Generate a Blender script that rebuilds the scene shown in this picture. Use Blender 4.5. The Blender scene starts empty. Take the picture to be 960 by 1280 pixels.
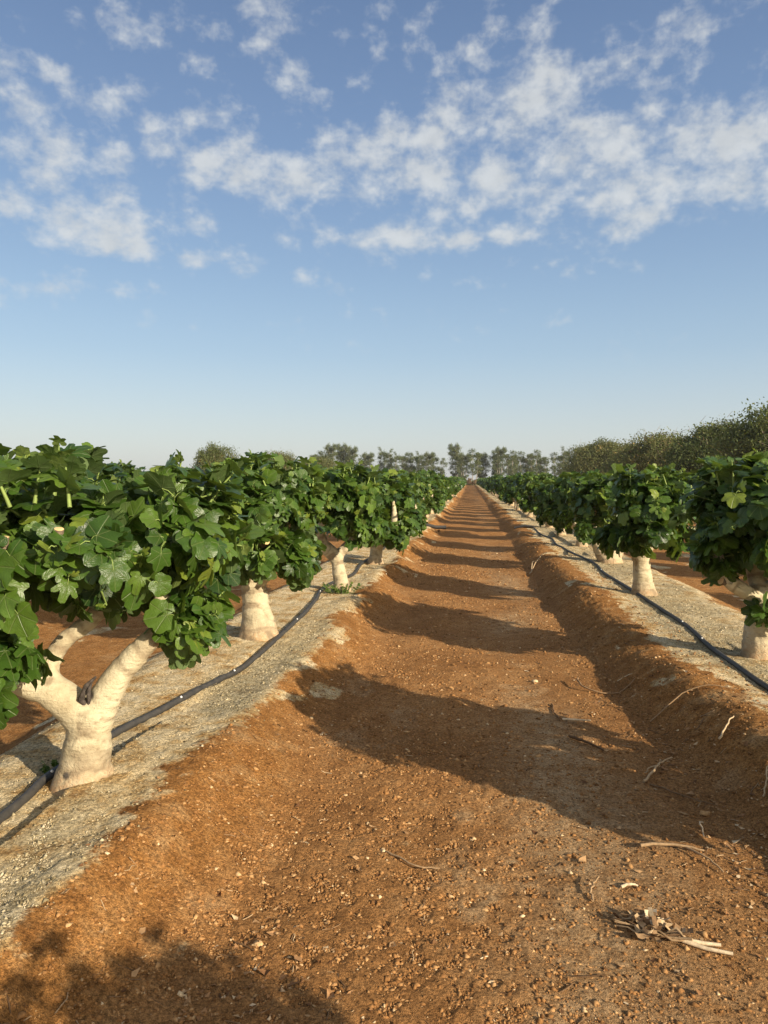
import bpy, math, random
import numpy as np
from mathutils import Vector, Matrix

R = math.radians
SC = bpy.context.scene
COL = SC.collection

# ------------------------------------------------------------------ helpers
def link(o, parent=None):
    COL.objects.link(o)
    if parent is not None:
        o.parent = parent
    return o

def tag(o, label=None, cat=None, group=None, kind=None):
    for k, v in (('label', label), ('category', cat), ('group', group), ('kind', kind)):
        if v:
            o[k] = v
    return o

def empty(name, loc, rz=0.0, s=1.0):
    o = bpy.data.objects.new(name, None)
    COL.objects.link(o)
    o.location = loc
    o.rotation_euler = (0, 0, rz)
    o.scale = (s, s, s)
    o.empty_display_size = 0.1
    return o

def _hash(ix, iy, seed):
    h = (ix.astype(np.int64) * 374761393 + iy.astype(np.int64) * 668265263 + seed * 1442695041) & 0x7fffffff
    h = ((h ^ (h >> 13)) * 1274126177) & 0x7fffffff
    h = ((h ^ (h >> 16)) * 2246822519) & 0x7fffffff
    return ((h ^ (h >> 15)) & 0xffff) / 65535.0

def vnoise(x, y, seed=0):
    """smooth value noise, about -1..1"""
    x = np.asarray(x, float); y = np.asarray(y, float)
    ix = np.floor(x); iy = np.floor(y)
    fx = x - ix; fy = y - iy
    ux = fx * fx * (3 - 2 * fx); uy = fy * fy * (3 - 2 * fy)
    a = _hash(ix, iy, seed); b = _hash(ix + 1, iy, seed)
    c = _hash(ix, iy + 1, seed); d = _hash(ix + 1, iy + 1, seed)
    return ((a * (1 - ux) + b * ux) * (1 - uy) + (c * (1 - ux) + d * ux) * uy) * 2 - 1

def fbm(x, y, seed=0, octv=4, gain=0.5):
    s = 0; amp = 1; t = 0; ca, sa = math.cos(.6), math.sin(.6)
    for k in range(octv):
        s = s + amp * vnoise(x, y, seed + 17 * k)
        t += amp; amp *= gain
        x, y = (x * ca - y * sa) * 2.03 + 3.1, (x * sa + y * ca) * 2.03 + 7.7
    return s / t

def sst(a, b, x):
    t = np.clip((x - a) / (b - a), 0, 1)
    return t * t * (3 - 2 * t)

class MB:
    """collects geometry; build() links it as ONE mesh object"""
    def __init__(self):
        self.V = []; self.F3 = []; self.F4 = []; self.M3 = []; self.M4 = []; self.T = []; self.U = []; self.n = 0
    def add(self, V, F, mi=0, tint=0.5, uv=None):
        V = np.asarray(V, float).reshape(-1, 3); F = np.asarray(F, np.int64)
        m = len(V)
        self.V.append(V)
        self.T.append(np.broadcast_to(np.asarray(tint, float), (m,)).copy())
        self.U.append(np.zeros((m, 2)) if uv is None else np.asarray(uv, float))
        if F.shape[1] == 3:
            self.F3.append(F + self.n); self.M3.append(np.full(len(F), mi))
        else:
            self.F4.append(F + self.n); self.M4.append(np.full(len(F), mi))
        self.n += m
    def tube(self, pts, rad, n=8, mi=0, tint=0.5, cap=True):
        P = np.asarray(pts, float); k = len(P)
        rad = np.broadcast_to(np.asarray(rad, float), (k,))
        T = np.gradient(P, axis=0); T /= np.linalg.norm(T, axis=1)[:, None] + 1e-9
        a = np.array([0, 0, 1.0]) if abs(T[0][2]) < .9 else np.array([1.0, 0, 0])
        N = np.cross(T[0], a); N /= np.linalg.norm(N)
        ang = np.arange(n) * 2 * math.pi / n
        V = []
        for i in range(k):
            N = N - T[i] * np.dot(N, T[i]); N /= np.linalg.norm(N) + 1e-9
            B = np.cross(T[i], N)
            V.append(P[i] + rad[i] * (np.cos(ang)[:, None] * N + np.sin(ang)[:, None] * B))
        V = np.concatenate(V)
        i = np.repeat(np.arange(k - 1), n); j = np.tile(np.arange(n), k - 1); j2 = (j + 1) % n
        F = np.stack([i * n + j, i * n + j2, (i + 1) * n + j2, (i + 1) * n + j], 1)
        base = self.n
        self.add(V, F, mi, tint)
        if cap:
            for e, c in ((0, P[0]), (k - 1, P[-1])):
                ring = e * n + np.arange(n)
                Vc = np.vstack([V[ring], c[None]])
                r = np.arange(n); r2 = (r + 1) % n
                Fc = np.stack([r, r2, np.full(n, n)], 1)
                if e == 0: Fc = Fc[:, ::-1]
                self.add(Vc, Fc, mi, tint)
    def mesh(self, name, mats, smooth=True):
        V = np.concatenate(self.V); T = np.concatenate(self.T); U = np.concatenate(self.U)
        F3 = np.concatenate(self.F3) if self.F3 else np.zeros((0, 3), np.int64)
        F4 = np.concatenate(self.F4) if self.F4 else np.zeros((0, 4), np.int64)
        me = bpy.data.meshes.new(name)
        me.vertices.add(len(V)); me.vertices.foreach_set('co', V.astype(np.float32).ravel())
        loops = np.concatenate([F3.ravel(), F4.ravel()]).astype(np.int32)
        me.loops.add(len(loops)); me.loops.foreach_set('vertex_index', loops)
        np_ = len(F3) + len(F4)
        tot = np.concatenate([np.full(len(F3), 3), np.full(len(F4), 4)]).astype(np.int32)
        st = np.concatenate([[0], np.cumsum(tot)[:-1]]).astype(np.int32)
        me.polygons.add(np_)
        me.polygons.foreach_set('loop_start', st)
        mi = np.concatenate(self.M3 + self.M4).astype(np.int32)
        me.polygons.foreach_set('material_index', mi)
        me.polygons.foreach_set('use_smooth', np.full(np_, smooth))
        at = me.attributes.new('tint', 'FLOAT', 'POINT'); at.data.foreach_set('value', T.astype(np.float32))
        uvl = me.uv_layers.new(name='UVMap'); uvl.data.foreach_set('uv', U[loops].astype(np.float32).ravel())
        for m in (mats if isinstance(mats, (list, tuple)) else [mats]):
            me.materials.append(m)
        me.update(calc_edges=True); me.validate()
        return me
    def build(self, name, mats, parent=None, smooth=True):
        return link(bpy.data.objects.new(name, self.mesh(name, mats, smooth)), parent)

# ------------------------------------------------------------------ material tools
class NT:
    def __init__(self, name):
        self.m = bpy.data.materials.new(name); self.m.use_nodes = True
        self.t = self.m.node_tree; self.t.nodes.clear()
        self.out = self.t.nodes.new('ShaderNodeOutputMaterial')
    def n(self, typ, **kw):
        nd = self.t.nodes.new(typ)
        for k, v in kw.items():
            if k.startswith('i_'):
                key = k[2:]
                key = int(key) if key.isdigit() else key.replace('_', ' ')
                nd.inputs[key].default_value = v
            else:
                setattr(nd, k, v)
        return nd
    def l(self, a, b): self.t.links.new(a, b)
    def set(self, nd, key, v):
        if hasattr(v, 'is_linked') or isinstance(v, bpy.types.NodeSocket): self.l(v, nd.inputs[key])
        else: nd.inputs[key].default_value = v
    def math(self, op, a, b=None, c=None, clamp=False):
        nd = self.n('ShaderNodeMath', operation=op); nd.use_clamp = clamp
        for i, v in enumerate((a, b, c)):
            if v is not None: self.set(nd, i, v)
        return nd.outputs[0]
    def mix(self, fac, a, b, blend='MIX'):
        nd = self.n('ShaderNodeMix', data_type='RGBA', blend_type=blend)
        self.set(nd, 0, fac)
        self.set(nd, 6, a if not isinstance(a, tuple) else (*a[:3], 1)); self.set(nd, 7, b if not isinstance(b, tuple) else (*b[:3], 1))
        return nd.outputs[2]
    def noise(self, vec, scale, detail=4, rough=.55, dist=0.0):
        nd = self.n('ShaderNodeTexNoise'); nd.inputs['Scale'].default_value = scale
        nd.inputs['Detail'].default_value = detail; nd.inputs['Roughness'].default_value = rough
        nd.inputs['Distortion'].default_value = dist
        if vec is not None: self.l(vec, nd.inputs['Vector'])
        return nd.outputs['Fac']
    def ramp(self, fac, stops):
        nd = self.n('ShaderNodeValToRGB'); cr = nd.color_ramp
        while len(cr.elements) < len(stops): cr.elements.new(.5)
        for e, (p, c) in zip(cr.elements, stops):
            e.position = p; e.color = (*c, 1) if isinstance(c, tuple) else (c, c, c, 1)
        self.l(fac, nd.inputs[0]); return nd.outputs[0]
    def maprange(self, v, a, b, c=0., d=1., smooth=False):
        nd = self.n('ShaderNodeMapRange'); nd.clamp = True
        if smooth: nd.interpolation_type = 'SMOOTHSTEP'
        self.set(nd, 0, v)
        for i, x in enumerate((a, b, c, d)): nd.inputs[i + 1].default_value = x
        return nd.outputs[0]
    def bump(self, h, strength, dist, normal=None):
        nd = self.n('ShaderNodeBump'); nd.inputs['Strength'].default_value = strength; nd.inputs['Distance'].default_value = dist
        self.l(h, nd.inputs['Height'])
        if normal is not None: self.l(normal, nd.inputs['Normal'])
        return nd.outputs[0]
    def principled(self, col, rough=.8, spec=.3, normal=None):
        nd = self.n('ShaderNodeBsdfPrincipled')
        self.set(nd, 'Base Color', col if not isinstance(col, tuple) else (*col, 1))
        self.set(nd, 'Roughness', rough); nd.inputs['Specular IOR Level'].default_value = spec
        if normal is not None: self.l(normal, nd.inputs['Normal'])
        return nd.outputs[0]
    def finish(self, sh): self.l(sh, self.out.inputs[0]); return self.m
    def attr(self, name, out='Fac'):
        return self.n('ShaderNodeAttribute', attribute_name=name).outputs[out]
    def obj(self): return self.n('ShaderNodeTexCoord').outputs['Object']
    def geo(self, o): return self.n('ShaderNodeNewGeometry').outputs[o]

def mat_ground():
    t = NT('soil'); P = t.obj()
    a = t.n('ShaderNodeAttribute', attribute_name='zones')
    sp = t.n('ShaderNodeSeparateColor'); t.l(a.outputs['Color'], sp.inputs[0])
    pale, grav, bank = sp.outputs[0], sp.outputs[1], sp.outputs[2]; crust = a.outputs['Alpha']
    n1 = t.noise(P, 1.3, 5); n2 = t.noise(P, 9, 6, .65); n3 = t.noise(P, 70, 5, .7); n4 = t.noise(P, 260, 3, .7); n5 = t.noise(P, 3.2, 6, .6)
    road = t.ramp(t.math('ADD', t.math('MULTIPLY', n1, .55), t.math('MULTIPLY', n2, .45)),
                  [(.33, (.205, .094, .030)), (.5, (.305, .150, .052)), (.66, (.39, .212, .084))])
    bankc = t.ramp(n2, [(.32, (.215, .094, .026)), (.5, (.310, .146, .043)), (.70, (.40, .215, .080))])
    col = t.mix(bank, road, bankc)
    crustc = t.ramp(n2, [(.3, (.33, .205, .095)), (.7, (.43, .29, .155))])
    col = t.mix(t.math('MULTIPLY', bank, t.maprange(n5, .56, .70, 0, .55)), col, (.47, .31, .15))
    cfac = t.math('MULTIPLY', crust, t.maprange(n2, .35, .6, .35, 1.0))
    col = t.mix(cfac, col, crustc)
    palec = t.ramp(t.noise(P, 5, 7, .65), [(.35, (.34, .19, .065)), (.43, (.47, .32, .145)), (.52, (.58, .455, .26)), (.66, (.68, .565, .36))])
    pf = t.maprange(t.math('ADD', pale, t.math('MULTIPLY', t.math('SUBTRACT', n2, .5), 2.2)), .30, .72, 0, 1, True)
    col = t.mix(pf, col, palec)
    vo = t.n('ShaderNodeTexVoronoi'); vo.inputs['Scale'].default_value = 85; t.l(P, vo.inputs['Vector'])
    vc = t.n('ShaderNodeSeparateColor'); t.l(vo.outputs['Color'], vc.inputs[0])
    gravc = t.ramp(vc.outputs[0], [(0, (.14, .11, .055)), (.35, (.32, .26, .145)), (.8, (.46, .385, .235)), (1, (.58, .50, .34))])
    gravc = t.mix(t.maprange(n5, .54, .68, 0, .6), gravc, (.17, .125, .065))
    gf = t.math('MULTIPLY', grav, t.maprange(n2, .3, .55, .35, 1))
    col = t.mix(gf, col, gravc)
    # grain: small light and dark crumbs
    col = t.mix(1.0, col, t.ramp(n3, [(.36, .50), (.5, 1.0), (.64, 1.5)]), 'MULTIPLY')
    col = t.mix(1.0, col, t.ramp(n4, [(.36, .60), (.5, 1.0), (.64, 1.42)]), 'MULTIPLY')
    h = t.math('ADD', t.math('MULTIPLY', n3, .022), t.math('MULTIPLY', n4, .0075))
    h = t.math('ADD', h, t.math('MULTIPLY', t.math('MULTIPLY', vo.outputs['Distance'], grav), -.5e-2))
    nm = t.bump(h, .9, 1.0)
    return t.finish(t.principled(col, .95, .12, nm))

def mat_bits(name, stops, rough=.9, scale=120):
    t = NT(name)
    c = t.ramp(t.attr('tint'), stops)
    c = t.mix(.8, c, t.ramp(t.noise(t.obj(), scale, 3), [(.3, .7), (.7, 1.25)]), 'MULTIPLY')
    return t.finish(t.principled(c, rough, .15))

def mat_bark():
    t = NT('fig_bark'); P = t.obj()
    n1 = t.noise(P, 6, 6, .6); n2 = t.noise(P, 45, 5, .7)
    col = t.ramp(n1, [(.28, (.32, .26, .155)), (.47, (.49, .42, .275)), (.60, (.56, .495, .335)), (.75, (.62, .56, .395))])
    z = t.n('ShaderNodeSeparateXYZ'); t.l(P, z.inputs[0])
    rough = t.maprange(z.outputs[2], .30, .03, 0, 1, True)
    dirty = t.math('MULTIPLY', rough, t.maprange(n2, .45, .62, 0, .8))
    col = t.mix(dirty, col, (.27, .23, .17))
    sand = t.math('MULTIPLY', t.maprange(z.outputs[2], .22, .02, 0, .95, True), t.maprange(n2, .36, .58, .25, 1))
    col = t.mix(sand, col, (.52, .33, .17))
    mp = t.n('ShaderNodeMapping'); mp.inputs['Scale'].default_value = (14, 14, 60); t.l(P, mp.inputs['Vector'])
    sp = t.noise(mp.outputs[0], 1, 2, .5)
    col = t.mix(t.maprange(sp, .68, .78, 0, .55), col, (.20, .15, .10))
    vo = t.n('ShaderNodeTexVoronoi'); vo.inputs['Scale'].default_value = 38; t.l(P, vo.inputs['Vector'])
    col = t.mix(t.maprange(vo.outputs['Distance'], .14, .08, 0, .5), col, (.17, .13, .09))
    col = t.mix(t.math('MULTIPLY', t.attr('crease'), .8), col, (.24, .18, .11))
    scar = t.attr('tint')
    col = t.mix(t.maprange(scar, .6, .9, 0, 1), col, (.09, .075, .06))
    h = t.math('ADD', t.math('MULTIPLY', n2, .011), t.math('MULTIPLY', sp, .010))
    h = t.math('ADD', h, t.math('MULTIPLY', t.math('MULTIPLY', n2, rough), .02))
    return t.finish(t.principled(col, .75, .25, t.bump(h, .8, 1.0)))

def mat_leaf(name, lo, mid, hi, veins=True, trans=.30, rough=.36, spec=.36):
    t = NT(name)
    tint = t.attr('tint')
    col = t.ramp(tint, [(0, lo), (.5, mid), (.90, hi), (1.0, (hi[0] * 1.9, hi[1] * 1.35, hi[2] * 1.2))])
    nrm = None
    if veins:
        uv = t.n('ShaderNodeTexCoord').outputs['UV']
        s = t.n('ShaderNodeSeparateXYZ'); t.l(uv, s.inputs[0])
        ax = t.math('ABSOLUTE', s.outputs[0])
        ang = t.math('ARCTAN2', ax, s.outputs[1])
        r = t.math('SQRT', t.math('ADD', t.math('MULTIPLY', ax, ax), t.math('MULTIPLY', s.outputs[1], s.outputs[1])))
        d = t.math('MINIMUM', ang, t.math('MINIMUM', t.math('ABSOLUTE', t.math('SUBTRACT', ang, .80)), t.math('ABSOLUTE', t.math('SUBTRACT', ang, 1.85))))
        dv = t.math('MULTIPLY', d, r)
        vein = t.maprange(dv, .008, .030, 1, 0, True)
        side = t.math('SINE', t.math('ADD', t.math('MULTIPLY', r, 46), t.math('MULTIPLY', d, 30)))
        col = t.mix(t.math('MULTIPLY', vein, .55), col, (.15, .19, .065))
        col = t.mix(t.math('MULTIPLY', t.maprange(side, .8, 1, 0, 1), .10), col, (.12, .17, .06))
        h = t.math('ADD', t.math('MULTIPLY', vein, -.6), t.math('MULTIPLY', side, .035))
        h = t.math('ADD', h, t.math('MULTIPLY', t.noise(uv, 5, 3), .8))
        nrm = t.bump(h, .6, .006)
        blot = t.noise(t.obj(), 26, 4)
        col = t.mix(.6, col, t.ramp(blot, [(.3, .75), (.7, 1.25)]), 'MULTIPLY')
    back = t.geo('Backfacing')
    colb = t.mix(.45, col, (.12, .165, .065))
    colf = t.mix(back, col, colb)
    rr = t.math('ADD', t.math('MULTIPLY', back, .3), rough)
    p = t.principled(colf, rr, spec, nrm)
    tr = t.n('ShaderNodeBsdfTranslucent')
    t.l(t.mix(.5, col, (.24, .34, .03)), tr.inputs[0])
    if nrm is not None: t.l(nrm, tr.inputs['Normal'])
    mx = t.n('ShaderNodeMixShader'); mx.inputs[0].default_value = trans
    t.l(p, mx.inputs[1]); t.l(tr.outputs[0], mx.inputs[2])
    return t.finish(mx.outputs[0])

def mat_plain(name, c, rough=.8, spec=.2, var=.3, scale=30, bump=0.0):
    t = NT(name); n = t.noise(t.obj(), scale, 5, .65)
    col = t.mix(1.0, c, t.ramp(n, [(.3, 1 - var), (.7, 1 + var)]), 'MULTIPLY')
    nm = t.bump(n, .6, bump) if bump else None
    return t.finish(t.principled(col, rough, spec, nm))

def mat_hose():
    t = NT('black_polythene'); P = t.obj()
    n = t.noise(P, 18, 6, .7)
    up = t.n('ShaderNodeSeparateXYZ'); t.l(t.geo('Normal'), up.inputs[0])
    dust = t.math('MULTIPLY', t.maprange(n, .30, .85, 0.05, .5), t.maprange(up.outputs[2], -.3, .9, .25, 1))
    col = t.mix(dust, (.020, .021, .022), (.19, .165, .13))
    return t.finish(t.principled(col, .55, .4, t.bump(n, .25, .002)))

M = {}
M['ground'] = mat_ground()
M['clod'] = mat_bits('soil_clod', [(0, (.13, .060, .020)), (.5, (.31, .155, .055)), (.8, (.46, .275, .12)), (1, (.64, .48, .28))])
M['gravel'] = mat_bits('pale_gravel', [(0, (.13, .10, .05)), (.3, (.31, .25, .14)), (.75, (.46, .38, .23)), (1, (.58, .49, .33))])
M['dryleaf'] = mat_bits('dry_leaf', [(0, (.13, .06, .025)), (.4, (.27, .14, .06)), (.75, (.42, .26, .125)), (1, (.58, .44, .27))], .85, 60)
M['twig'] = mat_bits('dry_twig', [(0, (.09, .05, .025)), (.45, (.25, .15, .075)), (.8, (.48, .34, .19)), (1, (.66, .53, .35))], .85, 80)
M['bark'] = mat_bark()
M['cut'] = mat_plain('cut_wood', (.66, .46, .22), .8, .15, .2, 60)
M['stubbark'] = mat_plain('stub_bark', (.17, .128, .09), .85, .15, .4, 40, .01)
M['scar'] = mat_plain('weathered_wood', (.075, .062, .052), .9, .15, .6, 50, .01)
M['leaf'] = mat_leaf('fig_leaf', (.018, .047, .007), (.048, .102, .012), (.115, .188, .026))
M['leaf_far'] = mat_leaf('fig_leaf_distant', (.018, .047, .007), (.047, .100, .012), (.110, .182, .026), veins=False)
M['shoot'] = mat_plain('green_shoot', (.20, .27, .07), .6, .3, .25, 30)
M['hose'] = mat_hose()
M['dot'] = mat_plain('white_plastic', (.75, .75, .72), .5, .4, .05)
M['euca'] = mat_leaf('windbreak_leaf', (.065, .080, .036), (.105, .122, .055), (.17, .185, .088), veins=False, trans=.2, rough=.6, spec=.2)
M['olive'] = mat_leaf('olive_brown_leaf', (.070, .073, .024), (.125, .124, .044), (.20, .19, .075), veins=False, trans=.2, rough=.65, spec=.15)
M['darkleaf'] = mat_leaf('dark_acacia_leaf', (.042, .054, .017), (.085, .095, .030), (.15, .155, .055), veins=False, trans=.2, rough=.6, spec=.2)
M['drytwigs'] = mat_plain('dead_twig', (.17, .115, .062), .9, .1, .3, 3)
M['treebark'] = mat_plain('grey_brown_bark', (.20, .165, .125), .9, .1, .35, 4)
M['palebark'] = mat_plain('pale_slender_bark', (.33, .29, .235), .9, .1, .3, 4)
M['wire'] = mat_plain('weathered_wire', (.12, .12, .13), .6, .3, .1)
M['pole'] = mat_plain('weathered_pole', (.20, .15, .10), .9, .1, .3, 6)

# ------------------------------------------------------------------ the ground
XL, XR, PER = -1.75, 2.22, 3.97

def zones(x, y):
    """height and soil zones at ground points"""
    x = np.asarray(x, float); y = np.asarray(y, float)
    near = 1.0 / (1 + np.maximum(y, 0) / 60.)
    wl = .10 * fbm(y * .55, y * 0 + 3.3, 5, 3) + .05 * vnoise(y * 1.9, x * .5, 8) + .08 * np.sin(y * 2 * math.pi / 3.1 + 1.2)
    wr = .10 * fbm(y * .5, y * 0 + 9.1, 15, 3) + .04 * vnoise(y * 2.1, x * .5, 18)
    hl = .19 + .05 * vnoise(y * .6, y * 0, 21); hr = .225 + .05 * vnoise(y * .7, y * 0, 25)
    tl = np.clip((-.80 + wl - x) / .66, 0, 1)
    zl = hl * (tl * tl * (3 - 2 * tl))
    wr = wr * .55 + .26 * (1 - sst(2.2, 7.0, y))
    zl = zl + .035 * np.exp(-((x + 1.30 - wl * .8) / .13) ** 2) * (1 + .8 * vnoise(y * 1.3, y * 0 + 5.5, 23))
    tr = np.clip((x - (1.04 + wr)) / .46, 0, 1)
    dip = sst(1.50, 1.98, x - wr)
    hr = np.maximum(hr * (1 - .34 * sst(9, 19, y)) + .05 * vnoise(y * 1.1, y * 0 + 2.2, 27), .08)
    zr = hr * (tr ** 1.35 * (2.35 - 1.35 * tr)) * (1 - dip) + np.minimum(hr, .20) * dip
    d = np.where(x < XL, np.abs((x - XL + PER / 2) % PER - PER / 2), np.abs((x - XR + PER / 2) % PER - PER / 2))
    dd = d + .10 * fbm(x * .7, y * .7, 31, 3)
    zo = .19 * (1 - sst(.55, 1.15, dd))
    mid = (x > XL) & (x < XR)
    z = np.where(mid, np.where(x < .2, zl, zr), zo)
    b1 = sst(XL - .35, XL + .1, x) ; b2 = 1 - sst(XR - .1, XR + .35, x)
    z = np.where(x < XL, zo, z)
    far_fade = 1 - sst(205, 212, y)
    z = z * far_fade
    road = (1 - np.clip(zl / .1, 0, 1)) * (1 - np.clip(zr / .1, 0, 1)) * mid
    # a buried pipe makes a low ridge across the track
    z = z + .065 * np.exp(-((y - 22.2 - .1 * x) / .38) ** 2) * (road > .5) * (1 - sst(.9, 1.2, x))
    # wheel and foot wear: the track is slightly dished
    z = z - .02 * road * np.exp(-((x - .35) / .5) ** 2)
    # relief
    rough = sst(.05, .35, fbm(x * .8 + 4, y * .55, 41, 3) + .28 * np.exp(-((x + .35) / .55) ** 2) - .30 * np.exp(-((x - .55) / .35) ** 2))
    z = z + .022 * fbm(x * 1.2, y * 1.0, 51, 3) + .010 * fbm(x * 5, y * 4, 61, 3)
    # zones
    en = .24 * fbm(x * 1.5, y * 1.2, 71, 4) + .07 * fbm(x * 9, y * 8, 75, 3)
    pl = sst(-1.18, -1.42, x + en) * sst(-2.75, -2.35, x + en)
    pr = sst(1.54, 1.78, x + en) * sst(3.15, 2.75, x + en)
    po = (1 - sst(.45, .8, dd + en)) * ((x < XL - .6) | (x > XR + .6))
    pale = np.clip(np.maximum(np.maximum(pl, pr), po) + .75 * sst(.34, .50, fbm(x * 2.4 + 5, y * 1.5, 77, 3)) * ((x < -.85) | (x > 1.3)), 0, 1)
    gl = sst(-1.30, -1.42, x + en * .8) * sst(-1.80, -1.62, x + en) * (1 - .6 * sst(5, 8, y))
    gr = sst(1.75, 1.95, x + en) * sst(2.9, 2.5, x + en) * .8
    grav = np.clip(np.maximum(gl, gr), 0, 1) * sst(-.35, .15, fbm(x * 1.1, y * .8, 81, 3) + .15)
    bank = np.clip(np.maximum(zl / .10, zr / .12), 0, 1)
    bank = np.where(mid, bank, .75 + .25 * vnoise(x * .5, y * .4, 85))
    bank = np.clip(np.maximum(bank, sst(7, 18, y) * .30), 0, 1)
    crust = np.exp(-((x - .55 - .1 * fbm(y * .5, x, 91, 2)) / .33) ** 2) * sst(-.35, .30, fbm(x * .9, y * .6, 95, 3)) * mid
    crust = np.clip(crust * (1 - sst(9, 22, y) * .7) + .55 * sst(.42, .55, fbm(x * 2.2 + 9, y * 2, 99, 3)) * road * (1 - sst(5, 9, y)), 0, 1)
    return z, pale, grav, np.clip(bank, 0, 1), crust, rough * road, road

def H(x, y):
    return float(zones(np.array([x]), np.array([y]))[0][0])

def Hn(x, y): return zones(x, y)[0]

def grow(a, b, d0, k):
    o = [a]; d = d0
    while o[-1] < b:
        o.append(o[-1] + d); d *= k
    return np.array(o)

xs_mid = np.arange(-2.6, 3.0, .0125)
xs = np.concatenate([-grow(2.6, 900, .02, 1.075)[1:][::-1], xs_mid, grow(3.0, 900, .02, 1.075)])
ys = [-6.0]
while ys[-1] < 1400:
    y = ys[-1]
    ys.append(y + (.12 if y < .6 else max(.0105, .0056 * y) if y < 45 else .0056 * y * (1 + (y - 45) / 60)))
ys = np.array(ys)
GX, GY = np.meshgrid(xs, ys)
gz, pale, grav, bank, crust, rough, road = zones(GX.ravel(), GY.ravel())
gx, gy = GX.ravel(), GY.ravel()
nearw = 1 - sst(10, 22, np.abs(gy))
fine = np.abs(fbm(gx * 17, gy * 17, 111, 3)); fine2 = fbm(gx * 34, gy * 34, 121, 3, .7)
gz = gz + nearw * ((.003 + .006 * rough + .004 * bank) * (1 - np.clip(fine * 2.2, 0, 1)) + (.0015 + .004 * rough + .0025 * bank + .002 * pale) * fine2)
V = np.stack([gx, gy, gz], 1)
nx, ny = len(xs), len(ys)
ii, jj = np.meshgrid(np.arange(ny - 1), np.arange(nx - 1), indexing='ij')
a = (ii * nx + jj).ravel()
F = np.stack([a, a + 1, a + nx + 1, a + nx], 1)
g = MB(); g.add(V, F)
ground = g.build('ground', M['ground'])
zc = ground.data.attributes.new('zones', 'FLOAT_COLOR', 'POINT')
zc.data.foreach_set('color', np.stack([pale, grav, bank, crust], 1).astype(np.float32).ravel())
tag(ground, 'red-brown orchard soil with raised pale planting strips beside the track', 'ground', kind='structure')

# ------------------------------------------------------------------ loose bits on the ground
rng = np.random.default_rng(7)
OCT = np.array([[1, 0, 0], [0, 1, 0], [-1, 0, 0], [0, -1, 0], [0, 0, 1], [0, 0, -1]], float)
OF = np.array([[0, 1, 4], [1, 2, 4], [2, 3, 4], [3, 0, 4], [1, 0, 5], [2, 1, 5], [3, 2, 5], [0, 3, 5]])

def rotz(a):
    c, s = np.cos(a), np.sin(a); z = np.zeros_like(a); o = np.ones_like(a)
    return np.stack([np.stack([c, -s, z], 1), np.stack([s, c, z], 1), np.stack([z, z, o], 1)], 1)

def clods(name, x, y, size, tint, mat, label, cat, flat=.6):
    n = len(x)
    sh = OCT[None] * (1 + .28 * rng.standard_normal((n, 6, 1)).clip(-1.4, 1.4)) + .12 * rng.standard_normal((n, 6, 3))
    sh[:, :, 2] *= flat
    sh = np.einsum('nij,nkj->nki', rotz(rng.uniform(0, 6.28, n)), sh)
    sh *= size[:, None, None] * rng.uniform(.65, 1.5, (n, 1, 3))
    P = np.stack([x, y, Hn(x, y) + size * flat * .35], 1)
    Vv = (sh + P[:, None]).reshape(-1, 3)
    Ff = (OF[None] + 6 * np.arange(n)[:, None, None]).reshape(-1, 3)
    mb = MB(); mb.add(Vv, Ff, 0, np.repeat(tint, 6))
    o = mb.build(name, mat, smooth=True)
    return tag(o, label, cat, kind='stuff')

def sample(n, x0, x1, y0, y1, keep):
    """points thinning out with distance, kept with probability keep(x, y)"""
    u = rng.uniform(0, 1, n)
    y = 1 / (1 / y0 + u * (1 / y1 - 1 / y0))
    x = rng.uniform(x0, x1, n)
    k = rng.uniform(0, 1, n) < keep(x, y)
    return x[k], y[k]

def lumpy(x, y, s, seed, a, b): return sst(a, b, fbm(x * s, y * s, seed, 3))

x, y = sample(700000, -1.35, 1.95, 1.0, 18, lambda x, y: np.clip(.17 + .75 * zones(x, y)[5] + .25 * lumpy(x, y, 2.2, 131, -.1, .5), 0, 1))
size = np.clip(.0030 * np.exp(.58 * rng.standard_normal(len(x))), .0015, .012) * np.clip(.75 + y * .09, .7, 2)
clods('soil_crumbs', x, y, size, np.clip(rng.normal(.42, .22, len(x)), 0, 1), M['clod'], 'brown crumbs of dry soil lying loose over the track', 'soil crumbs')
x, y = sample(230000, -2.5, -1.0, 1.2, 14, lambda x, y: np.clip(zones(x, y)[2] * 1.0 + .22 * zones(x, y)[1], 0, 1))
x2, y2 = sample(80000, 1.5, 3.0, 3.5, 16, lambda x, y: np.clip(zones(x, y)[2] * .9 + .12 * zones(x, y)[1], 0, 1))
x = np.concatenate([x, x2]); y = np.concatenate([y, y2])
size = np.clip(.0026 * np.exp(.5 * rng.standard_normal(len(x))), .0013, .010) * np.clip(.75 + y * .08, .7, 2)
clods('gravel', x, y, size, np.clip(rng.normal(.48, .34, len(x)), 0, 1), M['gravel'], 'pale grey gravel covering the planting strips', 'gravel', .7)

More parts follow.
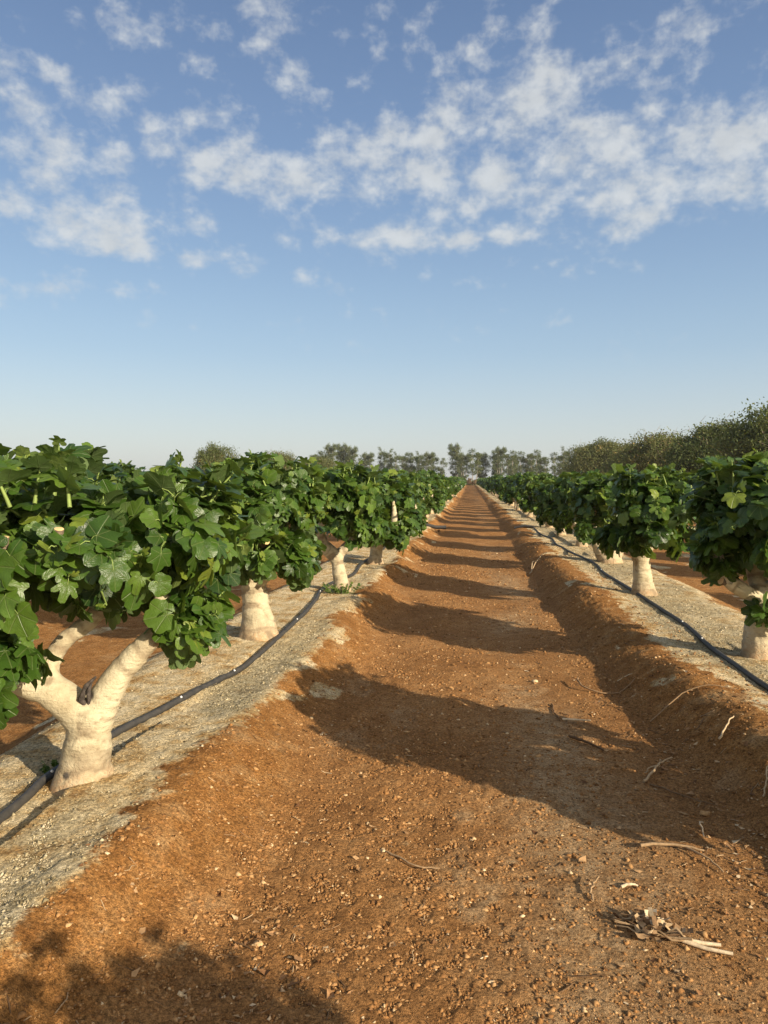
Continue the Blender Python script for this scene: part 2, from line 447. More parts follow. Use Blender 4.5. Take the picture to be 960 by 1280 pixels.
def scraps(name, x, y, size, tint, mat, label, cat):
    """curled dry leaf scraps"""
    n = len(x)
    T = np.array([[-.5, 0, .18], [0, -.38, 0], [.12, 0, .04], [0, .4, .02], [.6, .02, .22]])
    Fq = np.array([[0, 1, 2], [0, 2, 3], [1, 4, 2], [2, 4, 3]])
    sh = T[None] + .13 * rng.standard_normal((n, 5, 3)); sh[:, :, 2] = np.abs(sh[:, :, 2]) * rng.uniform(.4, 2.0, (n, 1))
    sh = np.einsum('nij,nkj->nki', rotz(rng.uniform(0, 6.28, n)), sh) * size[:, None, None]
    P = np.stack([x, y, Hn(x, y) + .003], 1)
    mb = MB(); mb.add((sh + P[:, None]).reshape(-1, 3), (Fq[None] + 5 * np.arange(n)[:, None, None]).reshape(-1, 3), 0, np.repeat(tint, 5))
    return tag(mb.build(name, mat, smooth=False), label, cat, kind='stuff')

def litter_keep(x, y):
    xx = x - .22 * (1 - sst(2.2, 7.0, y))
    r = np.exp(-((xx - 1.16) / .36) ** 2) * .9 * (1 - sst(7, 14, y)) * (.3 + .7 * lumpy(x, y, 1.6, 141, -.2, .4))
    l = np.exp(-((x + .62) / .3) ** 2) * .30 * lumpy(x, y, 1.5, 143, .0, .4)
    return np.clip(r + l + .05, 0, 1)
x, y = sample(46000, -1.4, 2.1, 1.0, 14, litter_keep)
scraps('dry_leaf_litter', x, y, np.clip(.014 * np.exp(.45 * rng.standard_normal(len(x))), .005, .038), np.clip(rng.normal(.5, .28, len(x)), 0, 1),
       M['dryleaf'], 'curled dry leaf scraps scattered along the track edges', 'leaf litter')

def twiglets(x, y, ln, tint):
    mb = MB()
    for i in range(len(x)):
        a = rng.uniform(0, 6.28); k = ln[i]
        q = np.array([-.5, -.1, .3, .5]) * k
        px = x[i] + q * math.cos(a) + rng.normal(0, .05 * k, 4); py = y[i] + q * math.sin(a) + rng.normal(0, .05 * k, 4)
        pz = Hn(px, py) + .004 + np.abs(rng.normal(0, .05, 4)) * k
        mb.tube(np.stack([px, py, pz], 1), rng.uniform(.0011, .0024) * np.array([1, 1, .9, .6]) * (1 + .1 * y[i]), 4, 0, tint[i], cap=False)
    return tag(mb.build('twig_litter', M['twig']), 'short dry twigs and straws strewn over the track', 'twig litter', kind='stuff')
x, y = sample(5200, -1.4, 2.1, 1.0, 16, lambda x, y: np.clip(litter_keep(x, y) * 1.1 + .07, 0, 1))
twiglets(x, y, np.clip(.036 * np.exp(.5 * rng.standard_normal(len(x))), .012, .10), np.clip(rng.normal(.40, .26, len(x)), 0, 1))

# ------------------------------------------------------------------ fig trees
def leaf_template(lod, var=0):
    full = [(0, 1.0), (13, .95), (23, .82), (31, .70), (38, .74), (48, .88), (59, .86), (69, .70), (78, .60), (92, .65), (108, .67), (126, .58), (148, .44), (168, .27)]
    pick = {0: range(14), 1: (0, 1, 3, 5, 6, 8, 10, 12), 2: (0, 3, 5, 8, 11), 3: (0, 5, 11)}[lod]
    cp = [full[i] for i in pick]
    if var == 1: cp = [(a, r * (1.0 if a < 90 else .95) * (.78 if 20 < a < 34 or 64 < a < 84 else 1)) for a, r in cp]    # deeper sinuses
    if var == 2: cp = [(a, r * (1.12 if 20 < a < 40 or 64 < a < 84 else 1)) for a, r in cp]      # nearly entire
    th = [(-a, r) for a, r in cp[::-1] if a > 0] + cp
    P = np.array([(r * math.sin(R(a)), r * math.cos(R(a))) for a, r in th])
    n = len(P)
    def lift(p, k):
        r2 = (p ** 2).sum(1); th_ = np.arctan2(p[:, 0], p[:, 1])
        return -(.26, .40, .12)[var] * r2 * k + .16 * np.abs(p[:, 0]) + .05 * np.sin(5 * th_ + var) * r2
    if lod == 0:
        Q = P * .52
        V2 = np.vstack([[0, 0], Q, P])
        F = [(0, 1 + i, 2 + i) for i in range(n - 1)]
        for i in range(n - 1):
            a, b, c, d = 1 + i, 2 + i, 1 + n + i, 2 + n + i
            F += [(a, c, d), (a, d, b)]
    else:
        V2 = np.vstack([[0, 0], P]); F = [(0, 1 + i, 2 + i) for i in range(n - 1)]
    z = lift(V2, 1.0)
    F = np.array(F)[:, ::-1]        # upper side faces +z
    return np.column_stack([V2, z]), F, V2

TPL = {(l, v): leaf_template(l, v) for l in range(4) for v in range(3)}

def unit(v): return v / (np.linalg.norm(v, axis=-1, keepdims=True) + 1e-9)

def put_leaves(mb, P, tip, nor, size, tint, lod, r):
    var = r.integers(0, 3, len(P))
    y_ = unit(tip); z_ = unit(nor - y_ * (nor * y_).sum(1)[:, None]); x_ = np.cross(y_, z_)
    Rm = np.stack([x_, y_, z_], 2)
    for v in range(3):
        k = var == v
        if not k.any(): continue
        T, F, U = TPL[(lod, v)]
        m = int(k.sum())
        sc = np.stack([size[k] * r.uniform(.85, 1.12, m), size[k], size[k] * r.uniform(.4, 1.8, m)], 1)
        L = T[None] * sc[:, None]
        W = np.einsum('nij,nkj->nki', Rm[k], L) + P[k][:, None]
        Fs = (F[None] + len(T) * np.arange(m)[:, None, None]).reshape(-1, 3)
        mb.add(W.reshape(-1, 3), Fs, 0, np.repeat(tint[k], len(T)), np.tile(U, (m, 1)))

def fig_crown(blobs, shoots, per, seed, lod, size=.125, leaders=10, extra=()):
    """blobs: (cx, cy, cz, rx, ry, rz, weight). Returns leaf builder and stem builder"""
    r = np.random.default_rng(seed)
    lv, st = MB(), MB()
    B = np.array(blobs, float); w = B[:, 6] / B[:, 6].sum()
    idx = r.choice(len(B), shoots, p=w)
    LP, LT, LN, LS, LC = [], [], [], [], []
    paths = []
    for s in range(shoots):
        b = B[idx[s]]
        d = r.standard_normal(3); d /= np.linalg.norm(d)
        if d[2] < -.35 and r.random() < .6: d[2] *= -.6; d /= np.linalg.norm(d)
        c = b[:3]; rad = b[3:6]
        tipp = c + rad * d * r.uniform(.72, 1.08)
        base = c + rad * d * r.uniform(.15, .4) - np.array([0, 0, .06])
        if d[2] > .5: tipp[2] += r.uniform(-.03, .07)
        paths.append((base, tipp, unit((d / rad)[None])[0], False))
    top = B[np.argmax(B[:, 6])]
    for s in range(leaders):
        a = r.uniform(0, 6.28); q = math.sqrt(r.random()) * .8
        base = top[:3] + np.array([math.cos(a) * q * top[3], math.sin(a) * q * top[4], top[5] * (.75 - .3 * q)])
        paths.append((base, base + np.array([r.normal(0, .04), r.normal(0, .04), r.uniform(.12, .24)]), np.array([0, 0, 1.0]), True))
    for (b0, t0) in extra:
        paths.append((np.array(b0), np.array(t0), unit((np.array(t0) - np.array(b0))[None])[0], True))
    for base, tipp, out, leader in paths:
        ax = tipp - base; ln = np.linalg.norm(ax); ax = ax / (ln + 1e-9)
        bend = np.array([0, 0, 1.0]) * .12 * ln
        ts = np.linspace(0, 1, 5)
        path = base[None] + ts[:, None] * (tipp - base)[None] + (np.sin(ts * math.pi / 2) - ts)[:, None] * bend[None] * 2
        if lod <= 1: st.tube(path, np.linspace(.009, .0035, 5), 5 if lod == 0 else 3, 0, .5, cap=False)
        n = per if not leader else max(5, int(per * .7))
        t = np.sort(r.uniform(.25 if not leader else .3, 1.0, n)); t[-1] = 1.0
        pos = np.stack([np.interp(t, ts, path[:, k]) for k in range(3)], 1)
        u1 = np.cross(ax, [0, 0, 1.0]);
        if np.linalg.norm(u1) < .1: u1 = np.array([1.0, 0, 0])
        u1 = unit(u1[None])[0]; u2 = np.cross(ax, u1)
        ph = r.uniform(0, 6.28) + np.arange(n) * 2.4 + r.normal(0, .3, n)
        rad = np.cos(ph)[:, None] * u1 + np.sin(ph)[:, None] * u2
        young = np.clip((t - .82) / .18, 0, 1) * (r.random() < (.8 if leader else .45))
        sz = size * r.uniform(.62, 1.22, n) * (1 - .5 * young)
        up = np.array([0, 0, 1.0])
        side = 1 - np.clip(out[2], 0, 1)
        tipd = unit(rad * .9 + out * .55 + np.outer(np.ones(n), -up) * (.10 + .62 * side) + r.normal(0, .25, (n, 3)))
        tipd = unit(tipd + young[:, None] * up * .9)
        nor = unit(out * (.35 + .55 * side) + up * (.85 - .35 * side) + r.normal(0, .40, (n, 3)))
        pet = sz * r.uniform(.25, .6, n)
        lp = pos + unit(rad + .35 * out) * pet[:, None]
        if lod == 0:
            for i in range(n):
                st.tube([pos[i], (pos[i] + lp[i]) / 2 + [0, 0, .008], lp[i]], [.0030, .0024, .0020], 3, 0, .5, cap=False)
        LP.append(lp); LT.append(tipd); LN.append(nor); LS.append(sz)
        LC.append(np.clip(r.normal(.46, .2) + r.normal(0, .16, n) + young * .5, 0, .95))
    # a few old leaves that yellowed
    P, T, N, S, C = map(np.concatenate, (LP, LT, LN, LS, LC))
    put_leaves(lv, P, T, N, S, C, lod, r)
    return lv, st

def fig_trunk_mesh(name, limbs, seed, voxel=.014, scars=()):
    """limbs: list of (points, radii). Fused by a voxel remesh, then wrinkled."""
    mb = MB()
    for pts, rad in limbs:
        P = np.array(pts, float); k = len(P); rad = np.array(rad, float)
        t = np.linspace(0, k - 1, (k - 1) * 5 + 1)
        Q = np.stack([np.interp(t, np.arange(k), P[:, i]) for i in range(3)], 1)
        for _ in range(2): Q[1:-1] = (Q[:-2] + 2 * Q[1:-1] + Q[2:]) / 4
        mb.tube(Q, np.interp(t, np.arange(k), rad), 14)
    me = mb.mesh(name + '_raw', M['bark'])
    ob = bpy.data.objects.new('tmp', me); COL.objects.link(ob)
    rm = ob.modifiers.new('r', 'REMESH'); rm.mode = 'VOXEL'; rm.voxel_size = voxel
    sm = ob.modifiers.new('s', 'SMOOTH'); sm.factor = .6; sm.iterations = 6
    dg = bpy.context.evaluated_depsgraph_get()
    out = bpy.data.meshes.new_from_object(ob.evaluated_get(dg)); out.name = name
    bpy.data.objects.remove(ob)
    n = len(out.vertices)
    co = np.empty(n * 3, np.float32); out.vertices.foreach_get('co', co); co = co.reshape(-1, 3).astype(float)
    no = np.empty(n * 3, np.float32); out.vertices.foreach_get('normal', no); no = no.reshape(-1, 3)
    lr = np.full(n, .1); best = np.full(n, 1e9); s_al = np.zeros(n); lid = np.zeros(n)
    for li, (pts, rad) in enumerate(limbs):
        acc = 0
        for i in range(len(pts) - 1):
            A, Bq = np.array(pts[i], float), np.array(pts[i + 1], float); d = Bq - A; L = np.linalg.norm(d)
            t = np.clip(((co - A) @ d) / (L * L), 0, 1)
            q = np.linalg.norm(co - (A + t[:, None] * d), axis=1) - rad[i] * .5
            k = q < best; best[k] = q[k]; s_al[k] = acc + t[k] * L; lid[k] = li; lr[k] = (rad[i] + (rad[i + 1] - rad[i]) * t)[k]
            acc += L
    wob = fbm(co[:, 0] * 6 + co[:, 2] * 2, co[:, 1] * 6 + co[:, 2] * 3, seed, 2)
    ring = vnoise(s_al * 22 + wob * 1.6, lid * 7.3 + wob, seed + 3)
    ring2 = vnoise(s_al * 60 + wob * 3, lid * 3.1 + wob * 2, seed + 5)
    lump = fbm(co[:, 0] * 9 + seed, co[:, 2] * 9 + co[:, 1] * 7, seed + 7, 3)
    co = co + no * (np.clip(lr / .11, .2, 1.2) * (.35 + .65 * sst(.06, .24, co[:, 2])))[:, None] * (.0085 * np.minimum(np.abs(ring) * 2.2, 1)[:, None] + .0025 * ring2[:, None] + .009 * lump[:, None] - .003)
    out.vertices.foreach_set('co', co.astype(np.float32).ravel())
    tint = np.zeros(n)
    for (c, rr) in scars:
        tint = np.maximum(tint, 1.2 - np.linalg.norm(co - np.array(c), axis=1) / rr + .25 * lump)
    ca_ = out.attributes.new('crease', 'FLOAT', 'POINT'); ca_.data.foreach_set('value', np.clip(1.0 - np.abs(ring) * 5 + .5 * ring2, 0, 1).astype(np.float32))
    at = out.attributes.new('tint', 'FLOAT', 'POINT') if 'tint' not in out.attributes else out.attributes['tint']
    at.data.foreach_set('value', np.clip(tint, 0, 1).astype(np.float32))
    out.polygons.foreach_set('use_smooth', np.ones(len(out.polygons), bool))
    if not out.materials: out.materials.append(M['bark'])
    out.update()
    return out

def stub_mesh(p, d, r, ln):
    mb = MB(); p = np.array(p, float); d = unit(np.array([d], float))[0]
    mb.tube([p, p + d * ln * .6, p + d * ln], [r * 1.1, r * .98, r], 10, 0, .2, cap=False)
    a = p + d * ln
    n = np.cross(d, [0, 0, 1.0]);
    if np.linalg.norm(n) < .1: n = np.array([1.0, 0, 0])
    n = unit(n[None])[0]; b = np.cross(d, n); ang = np.arange(10) * .6283
    ring = a + r * (np.cos(ang)[:, None] * n + np.sin(ang)[:, None] * b)
    Vv = np.vstack([ring, a + d * .004]); q = np.arange(10)
    mb.add(Vv, np.stack([q, (q + 1) % 10, np.full(10, 10)], 1), 1)
    return mb.mesh('pruned_stub', [M['stubbark'], M['cut']])

def fig_tree_meshes(seed, limbs, blobs, lod, shoots, per, size=.125, leaders=6, stubs=(), scars=(), voxel=.014, extra=()):
    tr = fig_trunk_mesh('trunk', limbs, seed, voxel, scars)
    lv, st = fig_crown(blobs, shoots, per, seed, lod, size, leaders, extra)
    parts = [('trunk', tr), ('crown', lv.mesh('crown', M['leaf'] if lod <= 1 else M['leaf_far']))]
    if lod <= 1: parts.append(('green_shoots', st.mesh('green_shoots', M['shoot'])))
    for s in stubs: parts.append(('pruned_stub', stub_mesh(*s)))
    return parts

def place_fig(parts, x, y, label, group, rz=0, s=1.0, sz=None):
    root = empty('fig_tree', (x, y, H(x, y) - .035), rz, s)
    if sz: root.scale = (s, s, s * sz)
    tag(root, label, 'fig tree', group)
    for nm, me in parts:
        link(bpy.data.objects.new(nm, me), root)
    return root

GL = 'fig trees in the row left of the track'
GR = 'fig trees in the row right of the track'

# --- the nearest tree on the left, forked low
L1 = fig_tree_meshes(101,
    [([(0, 0, -.12), (.0, 0, .03), (.012, 0, .16), (.03, 0, .30), (.06, .0, .40)], [.19, .150, .106, .098, .105]),
     ([(.03, 0, .30), (-.03, -.02, .41), (-.14, -.05, .50), (-.27, -.10, .55), (-.42, -.16, .66), (-.50, -.2, .86), (-.46, -.2, 1.05)], [0.084, 0.082, 0.074, 0.059, 0.05, 0.044, 0.034]),
     ([(-.14, -.05, .48), (-.15, -.02, .60), (-.10, .02, .70), (.0, .06, .78), (.09, .08, .87)], [0.059, 0.047, 0.042, 0.04, 0.042]),
     ([(.03, .06, .80), (.06, .10, .95), (.05, .12, 1.15), (.0, .16, 1.2)], [0.029, 0.027, 0.024, 0.017]),
     ([(.05, 0, .32), (.10, .01, .44), (.17, .03, .56), (.26, .05, .66), (.33, .06, .73)], [0.08, 0.07, 0.06, 0.054, 0.044]),
     ([(.30, .06, .69), (.37, .07, .79), (.36, .07, .92), (.33, .05, 1.05), (.36, .1, 1.18)], [0.042, 0.044, 0.039, 0.029, 0.018]),
     ([(.35, .07, .84), (.44, .12, .92), (.48, .2, 1.02)], [0.025, 0.02, 0.012]),
     ([(-.48, -.2, .78), (-.62, -.3, .95), (-.66, -.4, 1.15)], [0.034, 0.027, 0.018])],
    [(-.05, .10, 1.17, .68, .80, .31, 11), (-.45, .25, 1.17, .5, .7, .32, 4), (.34, .25, 1.20, .38, .6, .30, 4.5), (-.25, -.48, 1.06, .40, .30, .27, 3.5), (.38, .55, 1.05, .26, .35, .25, 2),
     (-.12, -.42, .70, .17, .17, .22, 1.6), (-.45, -.45, .80, .3, .25, .3, 1.6), (.46, .16, .78, .17, .17, .19, 1.5), (.0, .3, 1.0, .4, .4, .18, 1.2)],
    0, 300, 12, .088, 24,
    stubs=[((-.26, -.52, 1.20), (.05, -.15, 1), .014, .06), ((.18, -.48, 1.20), (.25, -.3, 1), .018, .06), ((.0, -.55, 1.17), (.2, -.1, 1), .014, .06), ((.06, .10, .84), (.5, .2, .7), .03, .12), ((.32, .055, .715), (.75, .1, .75), .036, .085)],
    scars=[((.055, -.05, .47), .055), ((-.02, -.115, .12), .035), ((.28, -.01, .70), .03)])
t1 = place_fig(L1, -1.77, 3.18, 'nearest left fig tree, pale trunk forking low in a wide Y beside the hose', GL)
mb = MB()
mb.tube([(.045, -.035, .40), (.035, -.075, .46), (.06, -.07, .52), (.10, -.06, .56)], [.010, .015, .013, .005], 7)
mb.tube([(.06, -.05, .42), (.075, -.082, .50), (.085, -.07, .535)], [.008, .010, .004], 6)
mb.build('dead_stub', M['scar'], t1)

# --- second on the left: stout wrinkled trunk
L2 = fig_tree_meshes(102,
    [([(.02, 0, -.12), (.01, 0, .03), (0, 0, .20), (-.02, 0, .38), (-.04, 0, .52)], [.215, .185, .14, .112, .115]),
     ([(-.03, 0, .48), (-.15, .05, .60), (-.25, .1, .78), (-.3, .1, 1.1)], [.09, .07, .055, .03]),
     ([(-.03, 0, .50), (.1, -.05, .62), (.25, -.1, .76), (.3, -.15, 1.05)], [.085, .068, .05, .03]),
     ([(-.04, 0, .5), (-.02, .15, .68), (.05, .3, .9), (0, .35, 1.2)], [.08, .06, .045, .025]),
     ([(-.04, 0, .5), (-.08, -.2, .68), (-.1, -.35, .9), (-.1, -.45, 1.2)], [.07, .055, .04, .025])],
    [(0, .05, 1.20, .62, .95, .36, 10), (.38, -.05, .78, .20, .3, .26, 2.2), (-.35, 0, .85, .25, .4, .26, 2), (.1, -.5, .85, .3, .25, .28, 1.6), (.1, .6, .85, .35, .35, .28, 1.5)],
    0, 225, 11, .094, 18, stubs=[((.28, -.2, 1.0), (.7, -.5, .5), .024, .12), ((.15, -.35, .9), (.5, -.7, .3), .03, .10)])
place_fig(L2, -1.89, 6.41, 'second fig tree on the left with a stout wrinkled trunk touching the hose', GL)

# --- third: slender trunk, thick knobbly limb bending left
L3 = fig_tree_meshes(103,
    [([(.03, 0, -.1), (.03, 0, .04), (.01, 0, .2), (-.03, 0, .40), (-.05, 0, .50)], [.16, .125, .092, .08, .09]),
     ([(-.05, 0, .46), (-.12, -.02, .56), (-.22, -.06, .64), (-.24, -.1, .80), (-.16, -.12, .95), (-.12, -.15, 1.2)], [.085, .088, .085, .075, .06, .03]),
     ([(-.05, 0, .46), (.06, .05, .60), (.2, .12, .75), (.22, .15, 1.1)], [.075, .055, .045, .03]),
     ([(-.20, -.08, .72), (-.35, .1, .85), (-.4, .2, 1.1)], [.055, .045, .03])],
    [(.0, 0, 1.22, .58, .9, .34, 10), (.36, 0, .92, .24, .35, .26, 2.6), (-.3, .3, .9, .3, .4, .25, 1.5), (.2, -.5, .85, .25, .25, .25, 1.4)],
    0, 205, 11, .094, 17, stubs=[((-.1, -.14, 1.02), (.6, -.6, .5), .03, .13), ((.2, -.3, 1.25), (.6, -.5, .8), .02, .14)])
place_fig(L3, -1.64, 9.20, 'third fig tree on the left, slim trunk with a green weed at its base', GL)

# --- nearest on the right
R1 = fig_tree_meshes(104,
    [([(0, 0, -.12), (0, 0, .03), (.0, 0, .18), (.01, 0, .36), (.03, 0, .50)], [.175, .14, .112, .106, .11]),
     ([(.02, 0, .46), (-.08, -.04, .54), (-.20, -.09, .60), (-.30, -.13, .66), (-.36, -.1, .86), (-.38, -.05, 1.1)], [.085, .066, .058, .052, .04, .028]),
     ([(.03, 0, .48), (.0, .04, .62), (-.03, .08, .80), (-.03, .1, 1.1)], [.09, .072, .06, .035]),
     ([(.04, 0, .48), (.2, .05, .65), (.36, .1, .82), (.42, .1, 1.1)], [.085, .065, .05, .03]),
     ([(0, .06, .7), (.02, .3, .9), (.05, .45, 1.15)], [.05, .04, .03]),
     ([(.1, .02, .56), (.1, -.25, .75), (.1, -.4, 1.1)], [.06, .045, .03])],
    [(.08, 0, 1.20, .66, .90, .36, 10), (-.34, -.12, .92, .22, .26, .28, 2.3), (.4, 0, .9, .3, .5, .28, 2.2), (.05, -.5, .95, .35, .3, .28, 1.6), (.0, .55, .9, .35, .35, .28, 1.6)],
    0, 205, 11, .100, 16, stubs=[((-.29, -.125, .65), (-.9, -.3, .2), .036, .06)],
    extra=[((.0, -.09, .42), (-.04, -.20, .44)), ((.05, -.10, .40), (.09, -.2, .40))])
place_fig(R1, 2.30, 6.19, 'nearest fig tree on the right, cut off by the frame edge, low limb reaching left', GR)

R2 = fig_tree_meshes(105,
    [([(.03, 0, -.1), (.02, 0, .03), (.0, 0, .2), (-.02, 0, .42), (-.03, 0, .54)], [.20, .16, .112, .10, .11]),
     ([(-.03, 0, .5), (-.15, -.05, .64), (-.25, -.1, .8), (-.28, -.1, 1.15)], [.08, .06, .05, .03]),
     ([(-.03, 0, .5), (.1, .0, .66), (.2, .0, .85), (.22, .0, 1.15)], [.08, .06, .05, .03]),
     ([(-.03, 0, .5), (.0, .2, .7), (.05, .4, .9), (.05, .5, 1.15)], [.08, .055, .045, .03])],
    [(.06, 0, 1.12, .50, .75, .44, 10), (-.32, -.1, .72, .20, .25, .22, 1.8), (.3, 0, .8, .25, .4, .26, 1.8), (-.05, -.4, .8, .3, .25, .25, 1.5)],
    0, 180, 11, .100, 16)
place_fig(R2, 2.11, 9.37, 'second fig tree on the right with a straight bare trunk in full sun', GR)

R3 = fig_tree_meshes(106,
    [([(.0, 0, -.1), (-.02, 0, .04), (-.08, 0, .16), (-.18, -.03, .28), (-.24, -.05, .42)], [.26, .22, .17, .13, .10]),
     ([(.02, 0, .08), (.12, .02, .24), (.16, .0, .45), (.18, 0, .7), (.2, 0, 1.1)], [.14, .11, .085, .065, .03]),
     ([(-.22, -.04, .38), (-.32, -.1, .6), (-.3, -.12, 1.0)], [.09, .065, .03]),
     ([(.16, 0, .45), (.25, .3, .7), (.3, .45, 1.1)], [.07, .05, .03])],
    [(-.12, 0, 1.05, .62, .85, .44, 10), (-.42, -.2, .62, .24, .3, .26, 2.2), (.35, 0, .85, .25, .4, .28, 2)],
    1, 150, 11, .106, 14)
place_fig(R3, 2.39, 13.0, 'third fig tree on the right, leaning on a thick knobbly split trunk', GR)

# --- generic trees further along and out of view behind the camera
def generic(seed, lod, shoots, per, size, voxel):
    r = random.Random(seed)
    h = r.uniform(.28, .42); lx, ly = r.uniform(-.08, .08), r.uniform(-.08, .08)
    rb = r.uniform(.11, .14)
    limbs = [([(0, 0, -.1), (0, 0, .03), (lx * .5, ly * .5, h * .55), (lx, ly, h)], [rb * 1.5, rb * 1.25, rb * .9, rb * .92])]
    blobs = [(r.uniform(-.05, .05), 0, 1.16, r.uniform(.52, .64), r.uniform(.80, .98), r.uniform(.36, .42), 10)]
    a0 = r.uniform(0, 6.28); n = r.choice((3, 4))
    for i in range(n):
        a = a0 + i * 6.28 / n + r.uniform(-.35, .35); q = r.uniform(.28, .45); c, s = math.cos(a), math.sin(a) * 1.25
        z1 = h + r.uniform(.12, .3)
        limbs.append(([(lx, ly, h - .06), (lx + c * q * .5, ly + s * q * .5, (h + z1) / 2), (lx + c * q, ly + s * q, z1), (lx + c * q * 1.1, ly + s * q * 1.1, z1 + .25), (c * q * 1.1, s * q * 1.1, 1.15)],
                      [rb * .75, rb * .6, rb * .5, rb * .42, rb * .22]))
        blobs.append((c * .42, s * .45, r.uniform(.52, .80), .26, .38, r.uniform(.24, .34), r.uniform(1.8, 2.8)))
    return fig_tree_meshes(seed, limbs, blobs, lod, shoots, per, size, 12, voxel=voxel)

MID = [generic(200 + i, 1, 180, 10, .108, .018) for i in range(4)]
FAR = [generic(300 + i, 2, 125, 9, .125, .03) for i in range(3)]
VFAR = [generic(400 + i, 3, 70, 8, .175, .04) for i in range(2)]
rt = random.Random(5)
def tree_for(y):
    return rt.choice(MID if y < 30 else FAR if y < 75 else VFAR)
def put_generic(x, y, label, group):
    return place_fig(tree_for(y), x + rt.uniform(-.10, .10), y + rt.uniform(-.15, .15), label, group, rt.choice((0, math.pi)) + rt.uniform(-.35, .35), rt.uniform(.87, 1.08), rt.uniform(.92, 1.07))

special_L = {0: 'fourth fig tree on the left, low dark trunk with one bare pale limb', 1: 'fifth fig tree on the left, pale flared trunk close to the bank edge', 2: 'sixth fig tree on the left, just before the pipe end'}
y = 12.41; i = 0
while y < 203:
    lab = special_L.get(i) or ('small fig tree beyond the pipe end, left of the track' if y < 60 else 'tiny fig tree far along the row left of the track')
    put_generic(-1.66 if y < 60 else -1.7, y, lab, GL if y < 60 else 'far fig trees along the left row')
    y += 3.15; i += 1
special_R = {0: 'fourth fig tree on the right, twin pale trunks above gravel', 1: 'fifth fig tree on the right, half hidden behind its leaning neighbour'}
y = 16.2; i = 0
while y < 203:
    lab = special_R.get(i) or ('small fig tree in the right row near the hose elbow and beyond' if y < 60 else 'tiny fig tree far along the row right of the track')
    put_generic(2.3, y, lab, GR if y < 60 else 'far fig trees along the right row')
    y += 3.15; i += 1
# behind the camera's right shoulder: their shadows cross the foreground
place_fig(MID[0], 2.25, 2.88, 'fig tree just outside the right frame edge, shading the track', GR, .2, .95)
place_fig(MID[1], 2.28, -.78, 'fig tree beside the photographer, shading the near corner', GR, 2.9, .95)
# second rows beyond
for k in range(24):
    put_generic(XR + PER, 8.2 + 3.15 * k, 'fig tree in the second row right of the track', 'fig trees in the second right row')
for k in range(16):
    put_generic(XR + 2 * PER, 14.6 + 3.15 * k, 'fig tree in the third row right of the track', 'fig trees in the third right row')
for k in range(18):
    put_generic(XL - PER, 5.0 + 3.15 * k, 'fig tree in the second row left of the track', 'fig trees in the second left row')

# ------------------------------------------------------------------ irrigation hoses
def spline(pts, n=10):
    P = np.array(pts, float); Q = np.vstack([2 * P[0] - P[1], P, 2 * P[-1] - P[-2]])
    out = []
    for i in range(1, len(Q) - 2):
        p0, p1, p2, p3 = Q[i - 1:i + 3]
        for t in np.arange(n) / n:
            out.append(.5 * ((2 * p1) + (-p0 + p2) * t + (2 * p0 - 5 * p1 + 4 * p2 - p3) * t * t + (-p0 + 3 * p1 - 3 * p2 + p3) * t ** 3))
    out.append(P[-1]); return np.array(out)

def hose(name, xy, r, lift=.6):
    q = spline([(a, b, 0) for a, b in xy], 12)
    z = Hn(q[:, 0], q[:, 1])
    zz = np.convolve(np.pad(z, 4, mode='edge'), np.ones(9) / 9, 'valid')
    q[:, 2] = np.maximum(zz, z - r * .4) + r * lift
    mb = MB(); mb.tube(q, r, 12)
    return mb, q

mb, q = hose('irrigation_hose', [(-1.85, -1.5), (-1.88, 1.2), (-1.92, 2.79), (-1.965, 3.23), (-1.94, 3.8), (-1.84, 4.3), (-1.73, 5.33), (-1.69, 6.3), (-1.70, 7.4), (-1.78, 8.4), (-1.87, 9.1), (-1.86, 9.7), (-1.74, 10.9), (-1.80, 12.4), (-1.72, 15), (-1.85, 18.5), (-1.75, 21.5)], .0215)
o = mb.build('irrigation_hose', M['hose'])
tag(o, 'black irrigation hose winding past the trunks of the left row', 'hose')
em = MB()
for k in (36, 62, 71, 92, 118):
    c = q[k] + np.array([.012, -.004, .022]); em.add(OCT * .010 + c, OF)
em.build('emitter', M['dot'], o)

mb, q = hose('irrigation_hose', [(2.10, 1.5), (2.02, 3.6), (1.98, 5.25), (2.0, 6.3), (2.05, 7.5), (2.03, 9.5), (1.99, 11.2), (2.05, 12.85), (1.88, 16), (2.0, 18.8), (1.84, 20.8), (1.86, 22.0)], .0215)
o = mb.build('irrigation_hose', M['hose'])
tag(o, 'black irrigation hose lying along the right ridge with a bent far end', 'hose')
em = MB()
for k in (40, 47, 60, 75):
    c = q[k] + np.array([-.012, -.004, .022]); em.add(OCT * .010 + c, OF)
em.build('emitter', M['dot'], o)

mb = MB()
px = np.linspace(-3.4, -.72, 10); py = 21.9 + .03 * np.arange(10)
z0 = float(Hn(np.array([-1.5]), np.array([21.9]))[0])
mb.tube(np.stack([px, py, np.maximum(Hn(px, py), z0 - .06) + .045], 1), .055, 14)
tag(mb.build('supply_pipe', M['hose']), 'thick black supply pipe jutting from the left bank into the track', 'pipe')
mb = MB()
mb.tube([(1.30, 22.3, H(1.30, 22.3) + .03), (1.6, 22.25, H(1.6, 22.25) + .045), (1.86, 22.1, H(1.86, 22.1) + .04)], .04, 12)
tag(mb.build('pipe_connector', M['hose']), 'short black pipe piece joining the far end of the right hose', 'pipe')

